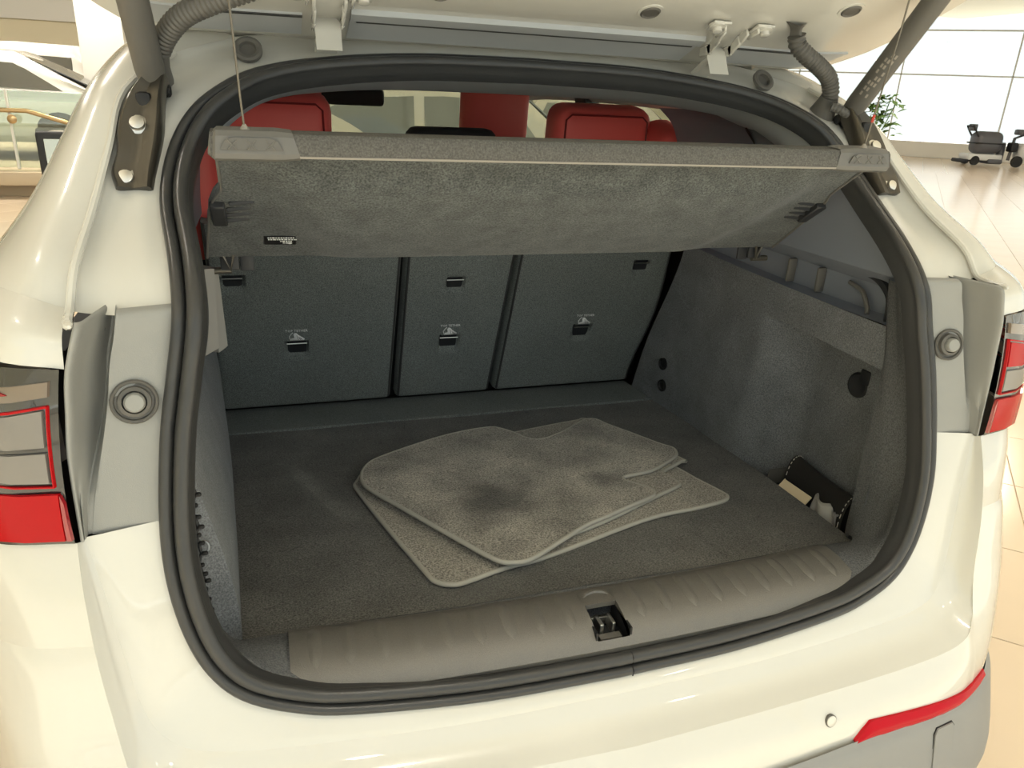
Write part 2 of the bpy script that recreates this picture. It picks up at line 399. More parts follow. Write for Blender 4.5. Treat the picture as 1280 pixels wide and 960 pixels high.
# D pillar and body side
side = [[B[3], (.53, .62, 1.545), (.59, .78, 1.55), (.64, 1.3, 1.56), (.63, 2.4, 1.55)],
        [B[4], (.605, .55, 1.51), (.645, .70, 1.51), (.68, 1.3, 1.51), (.675, 2.4, 1.50)],
        [B[5], (.652, .43, 1.445), (.683, .55, 1.443), (.712, 1.2, 1.43), (.715, 2.4, 1.42)],
        [B[6], (.675, .35, 1.376), (.712, .46, 1.373), (.74, 1.2, 1.34), (.75, 2.4, 1.33)],
        [B[7], (.692, .27, 1.311), (.737, .38, 1.31), (.775, 1.2, 1.27), (.80, 2.4, 1.25)],
        [B[8], (.703, .18, 1.262), (.765, .31, 1.26), (.815, 1.1, 1.21), (.85, 2.4, 1.18)],
        [B[9], (.710, .14, 1.228), (.79, .26, 1.226), (.865, 1.0, 1.17), (.89, 2.4, 1.13)]]
up_rows = [side[0], side[1], side[2], side[3], side[4]]
# upper part only as far as the C pillar; the rest is glass and pillars
def cutrow(r, ymax):
    P = np.array(cr(r, 6)); return [p for p in P if p[1] <= ymax]
for s in (1, -1): mesh('quarter_panel', sd(patch(side, 4, 4)[0:2] if False else patch([[r[0], r[1], r[2], lerp(r[2], r[3], .35)] for r in side], 4, 4), s), 'paint', shell, 35)
belt = [[lerp(r[2], r[3], .35), r[3], r[4], (r[4][0]-.03, 3.6, r[4][2]-.06)] for r in side[5:]]+[[(.89, .52, 1.10), (.91, 1.0, 1.06), (.915, 2.4, 1.03), (.89, 3.6, 1.0)], [(.905, .6, .955), (.92, 1.2, .95), (.925, 2.4, .95), (.90, 3.6, .92)]]
for s in (1, -1): mesh('body_side', sd(patch(belt, 4, 4), s), 'paint', shell, 35)
# inset panel between lamp top and pillar
above = [[(.664, .128, 1.212), (.710, .14, 1.228), (.79, .26, 1.226), lerp(side[6][2], side[6][3], .35)],
         [(.660, .075, 1.195), (.722, .098, 1.205), (.825, .245, 1.20), (.875, .56, 1.165)],
         [(.661, .066, 1.162), (.735, .086, 1.172), (.855, .24, 1.175), (.898, .56, 1.13)]]
for s in (1, -1): mesh('shoulder_panel', sd(patch(above, 5, 4), s), 'paint', shell, 35)
# lower body corner (fender / bumper side), two patches meeting in a crease
c_up = [[Lc[12], (.76, .078, .957), (.83, .145, .96), (.88, .27, .96), (.915, .6, .955), (.92, 1.2, .95)],
        [(.675, .04, .92), (.755, .062, .92), (.832, .137, .92), (.884, .27, .92), (.92, .6, .92), (.925, 1.2, .92)],
        [Lc[13], (.752, .052, .885), (.832, .132, .88), (.886, .27, .88), (.921, .6, .88), (.927, 1.2, .88)],
        [(.667, .010, .843), (.75, .042, .835), (.832, .127, .828), (.888, .27, .825), (.922, .6, .825), (.928, 1.2, .825)]]
c_dn = [c_up[3],
        [Lc[14], (.743, .024, .81), (.822, .108, .80), (.884, .26, .80), (.92, .6, .80), (.926, 1.2, .80)],
        [Lc[15], (.735, .0, .735), (.80, .062, .735), (.87, .22, .735), (.918, .6, .735), (.92, 1.2, .735)],
        [Lc[16], (.722, -.024, .672), (.79, .04, .67), (.865, .2, .67), (.915, .6, .67), (.92, 1.2, .67)],
        [(.645, -.075, .60), (.722, -.038, .60), (.79, .03, .60), (.86, .19, .60), (.915, .6, .60), (.92, 1.2, .60)],
        [(.64, -.086, .53), (.715, -.045, .545), (.785, .03, .55), (.855, .19, .54), (.91, .6, .53), (.915, 1.2, .53)]]
for s in (1, -1): mesh('fender_corner', sd(patch(c_up, 4, 4), s), 'paint', shell, 35)
bump = mesh('rear_bumper', cat(both(patch(c_dn, 4, 4)),
    both(patch([[Lc[k] for k in (20, 19, 18, 17, 16)], [(0, -.115, .57), (.25, -.112, .572), (.50, -.104, .58), (.60, -.092, .592), (.645, -.075, .60)], [(0, -.128, .50), (.25, -.124, .505), (.48, -.116, .515), (.58, -.104, .525), (.64, -.086, .53)]], 5, 5))), 'paint', car, 35)
mesh('ledge', both(patch([[lerp(B[k], A[k], .02) for k in range(12, 21)], [lerp(B[k], Lc[k], .5)+np.array((0, .004, -.004)) for k in range(12, 21)], [Lc[k] for k in range(12, 21)]], 5, 4)), 'paint', bump, 60)
rows = []
for k in range(12, 21):
    a = np.array(A[k]); b = np.array(B[k]); d = b-a; nb = np.array((0, -.93, .36))
    rows.append([a-d*.15-nb*.006, a+d*.3-nb*.002, a+d*.7+nb*.001, b])
mesh('opening_flange', both(patch(rows, 4, 5)), 'paint', bump, 35)
# grey lower cladding
clad = [[(0, -.131, .520), (.25, -.127, .535), (.38, -.122, .545), (.50, -.116, .547), (.58, -.105, .548), (.642, -.086, .548), (.717, -.046, .548), (.788, .029, .549), (.858, .19, .545), (.915, .6, .538)],
        [(0, -.145, .49), (.25, -.142, .505), (.38, -.138, .513), (.50, -.131, .515), (.59, -.118, .515), (.66, -.095, .515), (.735, -.05, .515), (.80, .02, .515), (.865, .18, .515), (.92, .6, .51)],
        [(0, -.155, .40), (.25, -.152, .40), (.38, -.15, .40), (.50, -.146, .40), (.60, -.135, .40), (.69, -.108, .40), (.755, -.06, .40), (.81, .01, .40), (.87, .18, .40), (.92, .6, .40)],
        [(0, -.11, .28), (.25, -.11, .28), (.38, -.11, .28), (.50, -.11, .28), (.60, -.10, .28), (.68, -.08, .28), (.74, -.03, .28), (.79, .03, .28), (.85, .18, .28), (.90, .6, .28)]]
CL = patch(clad, 5, 5)
cl = mesh('lower_cladding', both(CL), 'bumper_grey', bump, 35)
mesh('underbody', rbox((0, 2.1, .32), (1.66, 3.9, .16), .02), 'black', car)
# bumper details: reflectors, sensors, towing eye cover
def Yb(x, z):
    # rear bumper surface depth at (x,z) by inverse lookup on the dense patches
    best = min(BP, key=lambda p: (p[0]-x)**2+(p[2]-z)**2); return best[1]
BP = [p for p in patch(c_dn, 10, 10)[0]]+[p for p in patch([[Lc[k] for k in (20, 19, 18, 17, 16)], [(0, -.115, .57), (.25, -.112, .572), (.50, -.104, .58), (.60, -.092, .592), (.645, -.075, .60)], [(0, -.128, .50), (.25, -.124, .505), (.48, -.116, .515), (.58, -.104, .525), (.64, -.086, .53)]], 12, 12)[0]]
xs = np.linspace(.37, .692, 24)
top = []; bot = []
for x in xs:
    t = (x-.37)/.322; zc = .545+.018*t
    h = .013*(1-.55*t)*(.15+.85*min(1, t/.07))
    zb = .540+.004*t; zt = max(zb+.003, zb+ (.03-.016*t)*min(1, .1+t/.09))
    top.append((x, Yb(x, zt)-.004, zt)); bot.append((x, Yb(x, zb)-.006, zb))
rf = patch([top, [(p[0], min(p[1], q[1])-.002, (p[2]+q[2])/2) for p, q in zip(top, bot)], bot], 1, 3)
for s in (1, -1): mesh('bumper_reflector', sd(thick(rf, (-.0, .014, 0)), s), 'reflector_red', bump, 40, 'slim red reflector strip on the bumper')
for sx in (1, -1):
    x, z = .325, .582; y = Yb(x, z)
    mesh('parking_sensor', sd(lathe((x, y+.004, z), (.05, -1, .25), [(.0088, 0), (.0088, .0064), (.0078, .0069), (.001, .0070)], 20), sx), 'paint', bump)
    mesh('sensor_gap', sd(lathe((x, y+.004, z), (.05, -1, .25), [(.0102, 0), (.0102, .0052), (.0088, .0054)], 20), sx), 'strut_grey', bump)
CLD = np.array(patch(clad, 12, 12)[0])
def clad_pt(x, z): return CLD[np.argmin((CLD[:, 0]-x)**2+(CLD[:, 2]-z)**2)]
tpl = [(-.024, -.075), (.024, -.075), (.024, .014), (.018, .022), (-.018, .022), (-.024, .014)]
for nm, k, off, m in (('tow_cover_gap', 1.06, .001, 'black'), ('tow_cover', 1.0, .0035, 'bumper_grey')):
    V = []
    for o_ in (off, -.006):
        for a, b in tpl:
            p = clad_pt(.55+a*k, .507+b*k); V.append((.55+a*k, p[1]-o_, .507+b*k))
    mesh(nm, (V, [tuple(range(6)), tuple(reversed(range(6, 12)))]+[(i, (i+1) % 6, (i+1) % 6+6, i+6) for i in range(6)]), m, cl, 20)

# --- grey pillar trim with bump stop
zr = [1.205, 1.18, 1.15, 1.11, 1.07, 1.03, .995, .965, .955]
def trim_row(z):
    ia = np.interp(z, [p[2] for p in A[12:8:-1]], range(12, 8, -1)); i0 = int(min(11, max(9, math.floor(ia)))); a = lerp(A[i0], A[i0+1], ia-i0)
    xa, ya = a[0]-.004, a[1]+.004
    xb = float(np.interp(z, [.955, 1.06, 1.16, 1.21], [.674, .674, .661, .645])); yb = float(np.interp(z, [.955, 1.06, 1.16, 1.21], [.060, .066, .064, .066]))
    xr = float(np.interp(z, [.955, .985, 1.05, 1.10, 1.13, 1.18, 1.21], [.664, .660, .645, .632, .630, .618, .612]))
    dep = .040*sstep(z, .985, 1.09)
    yr = ya+(yb-ya)*.25
    w = xb-xr
    return [(xa, ya, z), (lerp(xa, xr, .5), lerp(ya, yr, .5), z), (xr-.004, yr, z), (xr, yr+.001, z), (xr+.004, yr+dep*.55+.001, z), (xr+.009 if w > .02 else xr+w*.45, yr+dep, z), (xb-min(.013, w*.4), yb+dep*.85, z), (xb-min(.008, w*.25), yb+.004, z), (xb-.004, yb-.004, z), (xb, yb-.002, z), (xb+.002, yb+.012, z)]
tr = [[tuple(float(q) for q in p) for p in trim_row(z)] for z in zr]
head = [(p[0], p[1]+.012, p[2]+.006) for p in tr[0]]
for s in (1, -1):
    t = mesh('pillar_trim', sd(patch([head]+tr, 3, 4), s), 'grey_plastic', car, 50, 'grey plastic trim between seal and tail lamp')
    c = np.array((.604, gy(1.107)-.006, 1.107)); nb = (-.16, -1, .22)
    bs = mesh('bump_stop', sd(lathe(c, nb, [(.026, -.004), (.026, .001), (.0245, .0025), (.022, .001), (.021, -.002), (.0185, -.002), (.0175, .004), (.0135, .006), (.013, -.002)], 28), s), 'strut_grey', t, 40, 'round rubber bump stop in the grey trim')
    mesh('stop_pin', sd(lathe(c, nb, [(.0115, -.004), (.0115, .009), (.0095, .012), (.004, .0125)], 24), s), 'grey_plastic', bs)
    mesh('clip', sd(lathe((.637, .138, 1.185), (0, -1, 0), [(.007, -.01), (.007, .001), (.004, .002)], 14), s), 'dark_plastic', t)

# --- tail lamps
lampP = {1.0: [(.664, .066), (.738, .088), (.82, .17), (.868, .30), (.893, .50)], .5: [(.676, .058), (.752, .076), (.838, .165), (.888, .30), (.910, .50)], 0.0: [(.677, .055), (.76, .076), (.832, .143), (.882, .27), (.912, .50)]}
def lamp_s(u, v, off=0):
    P = {k: np.array(cr([(x, y, 0) for x, y in p], 8)) for k, p in lampC.items()} if False else LPC
    def at(k):
        q = P[k]; t = u*(len(q)-1); i = min(len(q)-2, int(t)); return q[i]+(q[i+1]-q[i])*(t-i)
    a, b, c = at(0.0), at(.5), at(1.0)
    p = a*(1-v)*(1-2*v)+b*4*v*(1-v)+c*v*(2*v-1)
    z = .957+v*(1.163-.957)+.012*u*v
    i = min(.99, u+.01); nx, ny = .25+.65*u, -.95+.6*u; l = math.hypot(nx, ny)
    return np.array((p[0]+off*nx/l, p[1]+off*ny/l, z))
LPC = {k: np.array(cr([(x, y, 0) for x, y in p], 8)) for k, p in lampP.items()}
def lamp_patch(quad, off, n=8):
    # quad corners in (u,v): bl, br, tr, tl
    q = [np.array(c, float) for c in quad]
    return gridf(lambda a, b: lamp_s(*(q[0]*(1-a)*(1-b)+q[1]*a*(1-b)+q[2]*a*b+q[3]*(1-a)*b), off), np.linspace(0, 1, n+1), np.linspace(0, 1, n//2+1))
for s in (1, -1):
    lt = mesh('tail_lamp', sd(gridf(lambda u, v: lamp_s(u, v, .004), np.linspace(0, 1, 25), np.linspace(0, 1, 13)), s), 'lamp_black', car, 40, 'red and clear tail lamp with black border')
    def lp(nm, quad, m, off=.008):
        g = lamp_patch(quad, off); mesh(nm, sd(thick(g, (-.002, .004, 0)), s), m, lt)
    lp('red_lens', [(.020, .03), (1, .02), (1, .30), (.016, .315)], 'red_lens', .009)
    lp('red_side_lens', [(.0, .03), (.015, .03), (.012, .31), (.002, .26)], 'red_deep', .009)
    lp('red_rim', [(.030, .352), (1, .372), (1, .379), (.030, .360)], 'red_lens')
    lp('red_rim', [(.026, .352), (.030, .352), (.036, .805), (.032, .81)], 'red_lens')
    lp('red_rim', [(.036, .80), (1, .52), (1, .53), (.036, .812)], 'red_lens')
    pm = 'lamp_clear' if s < 0 else 'red_lens'
    lp('clear_lens', [(.040, .380), (1, .41), (1, .47), (.044, .55)], 'lamp_clear')
    lp('clear_lens', [(.045, .585), (1, .485), (1, .505), (.050, .785)], pm)
    lp('smoked_lens', [(.03, .86), (1, .60), (1, .70), (.03, .94)], 'lamp_smoke')
    lp('red_flash', [(.16, .865), (.45, .80), (.60, .86), (.24, .905)], 'red_deep', .0095)

# --- hinges, grommets, gas struts, brackets, hoses
for s in (1, -1):
    g0 = mesh('roof_grommet', sd(lathe((.453, .497, 1.503), (.05, -.72, .5), [(.021, -.004), (.021, .002), (.017, .0035), (.0125, .002), (.011, -.008), (.003, -.009)], 24), s), 'strut_grey', car, 30)
    mesh('grommet_core', sd(lathe((.453, .497, 1.503), (.05, -.72, .5), [(.0105, -.012), (.0105, -.0045), (.002, -.0045)], 16), s), 'black', g0)
    # hinge
    hx = .336
    h = mesh('tailgate_hinge', sd(cat(patch([[(hx-.019, .462, 1.507), (hx+.019, .462, 1.507)], [(hx-.019, .474, 1.527), (hx+.019, .474, 1.527)], [(hx-.019, .484, 1.545), (hx+.019, .484, 1.545)], [(hx-.013, .50, 1.556), (hx+.013, .50, 1.556)]], 1, 4),
        rbox((hx, .505, 1.520), (.036, .06, .012), .003, 1, Matrix.Rotation(-.45, 3, 'X'))), s), 'paint', car, 30, 'white painted tailgate hinge')
    for dx in (-.021, .021):
        arm = [(hx+dx, .495, 1.543), (hx+dx, .470, 1.547), (hx+dx, .450, 1.560), (hx+dx*1.15, .432, 1.573), (hx+dx*1.9, .418, 1.577)]
        mesh('hinge_arm', sd(cat(*[rbox(lerp(a, b, .5), (.005, np.linalg.norm(np.array(b)-a)+.012, .018), .002, 1, Matrix.Rotation(math.atan2(b[2]-a[2], b[1]-a[1]), 3, 'X')) for a, b in zip(arm[:-1], arm[1:])]), s), 'paint', h)
        mesh('hinge_bolt', sd(lathe((hx+dx*2.2, .414, 1.577), (0, -.35, -1), [(.014, -.004), (.014, .002), (.008, .003), (.008, .009), (.005, .010)], 6 if False else 14), s), 'paint', h)
        mesh('hinge_pad', sd(rbox((hx+dx*2.0, .416, 1.5785), (.034, .03, .005), .0015, 1, Matrix.Rotation(-.35, 3, 'X')), s), 'paint', h)
    # gas strut
    b0 = np.array((.578, .400, 1.452)); dd = np.array((.030, -.615, .787)); dd /= np.linalg.norm(dd)
    st = mesh('gas_strut', sd(tube([b0+dd*t for t in (.005, .006, .02, .30, .301, .60)], [.010, .0175, .019, .019, .0175, .0175], 20), s), 'strut_grey', car, 35, 'dark grey gas strut holding the tailgate')
    mesh('ball_socket', sd(cat(rbox(b0-dd*.008, (.022, .03, .03), .005, 2, Matrix.Rotation(.66, 3, 'X')), lathe(b0-dd*.014+np.array((-.005, 0, 0)), (-1, 0, 0), [(.008, 0), (.008, .014), (.005, .016)], 12)), s), 'black', st)
    mesh('socket_ring', sd(lathe(b0-dd*.012, (1, -.3, 0), [(.013, .004), (.013, .012), (.009, .015)], 14), s), 'strut_metal', st)
    if s > 0:
        e1, e2, e3 = frame_of(np.cross(dd, (0, 0, 1))*0+np.array((-.62, -.62, -.2)), dd)
        P0 = b0+dd*.05
        for k in range(8):
            w = .006 if k % 3 else .010
            nrm = np.array((-.75, -.52, -.38)); nrm = nrm-dd*(nrm@dd); nrm /= np.linalg.norm(nrm); sdv = np.cross(dd, nrm)
            for l in (-1, 0, 1):
                if (k*3+l) % 4 == 0: continue
                c = P0+dd*(k*.011)+nrm*.0186*math.cos(l*.3)+sdv*.0186*math.sin(l*.3)
                mesh('strut_marking', plate(c, nrm*math.cos(l*.3)+sdv*math.sin(l*.3), [(-.0018, -.0035), (.0018, -.0035), (.0018, .0035), (-.0018, .0035)], .0004, dd), 'cord_grey', st)
    # bracket
    br = [(.572, .400, 1.455), (.586, .378, 1.425), (.594, .355, 1.39), (.598, .335, 1.36), (.604, .318, 1.335), (.603, .302, 1.315)]
    wd = [.013, .022, .027, .025, .026, .022]
    rws = []
    for p, w in zip(br, wd):
        p = np.array(p)+np.array((0, -.011, .009)); rws.append([p+np.array((-w, .006, -.003)), p+np.array((-w*.75, -.006, .003)), p, p+np.array((w*.75, -.006, .003)), p+np.array((w, .006, -.003))])
    bk = mesh('strut_bracket', sd(thick(patch(rws, 3, 4), (0, .014, -.010)), s), 'bracket_metal', car, 35, 'dark metal strut bracket on the pillar')
    for (bx, by, bz), rr in (((.612, .303, 1.334), .010), ((.596, .344, 1.398), .010)):
        mesh('bracket_bolt', sd(lathe((bx, by, bz), (0, -.8, .5), [(rr*1.35, -.004), (rr*1.35, .002), (rr, .003), (rr*.9, .008), (rr*.45, .009)], 14), s), 'steel', bk)
    mesh('bracket_knob', sd(rbox((.588, .368, 1.428), (.02, .02, .022), .006, 2), s), 'black', bk)
def hose(path, r, pitch, nm, par, n=14):
    P = cr(path, 24); L = np.cumsum([0]+[np.linalg.norm(P[i+1]-P[i]) for i in range(len(P)-1)]); tot = L[-1]
    ss = np.arange(0, tot, pitch/6); Q = [np.array([np.interp(s, L, [p[k] for p in P]) for k in range(3)]) for s in ss]
    rr = [r*(1+.075*math.cos(2*PI*s/pitch)) for s in ss]
    return mesh(nm, tube(Q, rr, n), 'strut_grey', par, 80, 'ribbed grey wiring hose')
hl = hose([(-.568, .405, 1.488), (-.552, .385, 1.512), (-.525, .36, 1.535), (-.475, .335, 1.556), (-.43, .32, 1.573), (-.39, .30, 1.60)], .0145, .0066, 'wiring_hose', car)
mesh('hose_boot', tube([(-.575, .425, 1.455), (-.572, .415, 1.472), (-.567, .405, 1.49)], [.022, .017, .0135], 14), 'strut_grey', hl)
hr = hose([(.445, .41, 1.573), (.452, .412, 1.558), (.47, .408, 1.543), (.50, .41, 1.528), (.53, .415, 1.510), (.545, .42, 1.485), (.545, .425, 1.468)], .0145, .0066, 'wiring_hose', car)
mesh('hose_boot', cat(tube([(.545, .42, 1.478), (.545, .425, 1.468), (.548, .44, 1.445)], [.016, .018, .026], 16)), 'strut_grey', hr)
mesh('hose_flare', patch([[np.array((.430+.022*k/4*2-.022-.0, .395, 1.592))+np.array((0, -.006*math.sin(PI*k/4)*2, -.006*math.sin(PI*k/4))) for k in range(5)], [np.array((.432+.012*k/4*2-.006, .405-.01*math.sin(PI*k/4), 1.583-.004*math.sin(PI*k/4))) for k in range(5)], [np.array((.445-.013+.026*k/4, .412-.014*math.sin(PI*k/4), 1.572)) for k in range(5)]], 3, 4), 'strut_grey', hr)
h2 = hose([(.535, .40, 1.462), (.548, .392, 1.458), (.56, .388, 1.452), (.57, .388, 1.449)], .0075, .006, 'cable_sleeve', car, 10)

# --- tailgate (open, above): inner panel with grey strip, plugs
def tgz(y): return 1.530+.38*(.56-y)+.14*max(0, .42-y)**1.3
def tgp(x, y, off=0):
    # inner surface of the open tailgate, edges curving up
    ax = abs(x); e = .10*sstep(ax, .52, .75)
    return np.array((x, y, tgz(y)-.003*(x/.6)**2+e*.12-off))
def tg_half(y): return float(np.interp(y, [-.5, .0, .30, .42, .50, .545, .57, .585], [.66, .70, .70, .685, .665, .63, .585, .50]))
ys = [.585, .575, .56, .545, .52, .49, .46, .43, .40, .36, .32, .28, .22, .15, .05, -.06, -.18, -.30, -.42]
us = np.linspace(-1, 1, 41)
tgv = gridf(lambda v, u: tgp(u*tg_half(v), v, 0)+np.array((0, 0, .006 if v > .572 else 0)), ys, us)
tg = mesh('tailgate', thick(tgv, (0, .01, .055)), 'paint', car, 35, 'white open tailgate overhead')
def tg_strip(nm, xa, xb, ya, yb, m, off, n=12, ta=0, tb=0):
    # strip between y=ya (front) and yb (rear); ta/tb taper the ends
    def f(t, v):
        x = xa+(xb-xa)*t; k = 1
        if tb and t > 1-tb: k = max(0.02, math.sqrt(max(0, 1-((t-1+tb)/tb)**2)))
        y0 = ya; y1 = yb
        mid = yb if tb else (y0+y1)/2
        y = (mid+(y0-mid)*k)*(1-v)+(mid+(y1-mid)*k)*v
        return tgp(x, y, off)
    g = gridf(f, np.linspace(0, 1, n+1), np.linspace(0, 1, 5))
    return mesh(nm, thick(g, (0, 0, .01)), m, tg)
for xa, xb in ((-.302, .302),):
    tg_strip('grey_strip', xa, xb, .550, .492, 'strip_grey', .003); tg_strip('strip_lip', xa, xb, .484, .464, 'strip_grey', .008); tg_strip('strip_gap', xa+.01, xb-.01, .494, .483, 'strip_dark', .0055)
for s in (1, -1):
    a, b = .372*s, .622*s
    tg_strip('grey_strip', a, b, .546, .486, 'strip_grey', .003, 16, tb=.35); tg_strip('strip_gap', a, .52*s, .492, .487, 'strip_dark', .0045)
for x, y in ((.16, .405), (-.18, .405), (.50, .352), (-.50, .352), (.53, .285), (-.53, .285)):
    p = tgp(x, y); q = (tgp(x, y-.01)-tgp(x, y+.01)); nn = np.cross(np.array((1, 0, 0)), q); nn = nn if nn[2] < 0 else -nn
    pl = mesh('round_plug', lathe(p, nn, [(.0165, -.004), (.0165, .002), (.014, .004), (.012, .002), (.003, .002)], 22), 'strut_grey', tg)
    mesh('plug_rim', lathe(p, nn, [(.022, -.004), (.021, .001), (.0165, .0015)], 22), 'paint', tg)

# --- interior: opening reveal, sill, floor, linings
def c_at(i):
    I = Iat(i); z = I[2]
    if i <= 15:
        zz = max(z, .70)
        return [I, (I[0]+.008, I[1]+.022, zz), (lerp(I[0], .57, .7), I[1]+.05, zz), (.566, max(.145, I[1]+.075), zz), (.5705, max(.185, I[1]+.085), zz)]
    if i == 16: return [I, (.500, .055, .750), (.52, .10, .742), (.538, .14, .728), (.5705, .185, .70)]
    x = I[0]; w = .012*(x/.4)**2; xe = min(.56, x*1.03+(.09 if i == 17 else 0))
    lo = {20: .045, 19: .012, 18: .005}.get(i, 0)
    return [I, (x, .020+w, .726-lo), (x*1.005, .075+w, .732-lo), (xe, .125+w*.6, .722), (xe, .15, .695)]
rev = [c_at(i) for i in range(9, 21)]
reveal = mesh('boot_reveal', both(patch(rev, 4, 4)), 'shaded_reveal_carpet', car, 50)
# sill plate, in two halves around the latch slot
prof = [(-.002, .706), (.006, .716), (.016, .7255), (.034, .7335), (.062, .7385), (.088, .7385), (.104, .7345), (.116, .726), (.122, .716)]
def sill(x, y, z): return (x, y+.012*(x/.4)**2, z)
xr0 = np.linspace(.026, .456, 40)
sp = thick(gridf(lambda x, p: sill(x, p[0], p[1]), xr0, prof), (0, .002, -.01))
plate_o = mesh('sill_plate', cat(sp, mir(sp), thick(gridf(lambda x, p: sill(x, p[0], p[1]), np.linspace(-.027, .027, 5), prof[4:]), (0, .002, -.01)),
    thick(gridf(lambda x, p: sill(x, p[0], p[1]), np.linspace(-.027, .027, 5), prof[:2]), (0, .002, -.01))), 'sill_plastic', car, 40, 'ribbed dark plastic loading sill')
ribv = gridf(lambda t, a: (a*.0095*math.sqrt(max(0, 1-(2*t-1)**4)), t, 1), np.linspace(0, 1, 9), np.linspace(-1, 1, 5))
for s in (1, -1):
    for k in range(9):
        x0 = s*(.058+k*.0455); V = []
        for (vx, t, _) in ribv[0]:
            yy = .024+.078*t; zz = float(np.interp(yy, [p[0] for p in prof], [p[1] for p in prof]))
            hgt = .0030*max(0, 1-(vx/.0097)**2)*min(1, 6*t, 6*(1-t))
            V.append(sill(x0+vx, yy, zz+hgt-.0002))
        mesh('rib', (V, ribv[1]), 'sill_plastic', plate_o, 0)
lat = mesh('latch', cat(rbox((0, .040, .698), (.052, .066, .006), 0), rbox((-.0275, .040, .712), (.003, .066, .035), 0), rbox((.0275, .040, .712), (.003, .066, .035), 0)), 'black', plate_o, label='boot latch in a slot in the sill')
mesh('latch_claw', cat(rbox((-.008, .045, .712), (.007, .026, .02), .002), rbox((.012, .045, .712), (.006, .026, .02), .002), rbox((0, .060, .708), (.03, .006, .014), .001)), 'steel', lat)
mesh('latch_base', rbox((.002, .024, .705), (.035, .012, .006), .001), 'sill_plastic', lat)
mesh('latch_frame', tube([(-.024, .078, .735), (-.014, .086, .7385), (.0, .089, .7395), (.014, .086, .7385), (.024, .078, .735)], .003, 6), 'sill_plastic', lat)
# floor
def fz(y): return .705-.067*(y-.1)
def fx(y): return float(np.interp(y, [.10, .182, .453, .782, 1.2], [.555, .567, .585, .592, .588]))
fb = mesh('boot_floor', thick(gridf(lambda y, u: (u*(fx(y)+.004), y, fz(y)+.0012*math.sin(9*u+y*4)), np.linspace(.12, 1.005, 30), np.linspace(-1, 1, 40)), (0, 0, -.02)), 'floor_carpet', car, 40, 'dark carpeted boot floor')
mesh('rear_strip', thick(gridf(lambda y, u: (u*(fx(y)+.003), y, fz(y)+.004), np.linspace(1.009, 1.19, 6), np.linspace(-1, 1, 20)), (0, 0, -.02)), 'seat_carpet', fb)
# side linings: height field x(y,z) with the side bin recess
def recess(y, z):
    # rounded lip towards the opening and the top, gentle ramp towards the seats
    lipy = .155+.02*sstep(z, .9, .7)*-.3
    r = .055; dy = (lipy+r)-y; dz = z-(1.03-r)
    if dy > 0 and dz > 0: dist = r-math.hypot(dy, dz)
    else: dist = min(y-lipy, 1.03-z)
    a = sstep(dist, 0, .008)
    ramp = 1-sstep(y, .455+.10*sstep(z, .86, .98)*0, .60-.03*sstep(z, .85, .93))
    return a*ramp
def wall_x(y, z):
    x = float(np.interp(y, [.10, .182, .453, .782, 1.2], [.557, .569, .587, .598, .592]))+.006*sstep(z, .75, 1.05)
    x += .082*recess(y, z)
    x -= .012*math.exp(-((y-.72)/.1)**2-((z-.80)/.12)**2)
    return x
ysw = list(np.arange(.150, .235, .005))+list(np.arange(.235, .66, .015))+list(np.arange(.66, 1.06, .04))
zsw = list(np.arange(.60, .96, .02))+list(np.arange(.965, 1.05, .005))+list(np.arange(1.05, 1.112, .012))
def wall_pt(y, z):
    ymax = 1.150-.345*(z-.634)-.012-.035*sstep(z, .75, 1.1); k = (y-.15)/(1.05-.15); yy = .15+(ymax-.15)*k if y > .66 else y
    if y > .66: yy = .66+(ymax-.66)*(y-.66)/(1.02-.66)
    top = 1.104+.012*((yy-.45)/.5)**2
    zz = z if z < 1.05 else 1.05+(top-1.05)*(z-1.05)/(1.11-1.05)
    return (wall_x(yy, zz), yy, zz)
def left_pt(y, z):
    p = wall_pt(y, z); yy, zz = p[1], p[2]
    x0 = float(np.interp(yy, [.15, .39, .735, 1.16], [.520, .531, .550, .585])); x1 = float(np.interp(yy, [.10, .453, .782, 1.2], [.565, .593, .604, .598]))
    if y < .152: return (.580, .135, zz)
    return (x0+(x1-x0)*sstep(zz, .74, 1.08)+.004*sstep(zz, .70, .66), yy, zz)
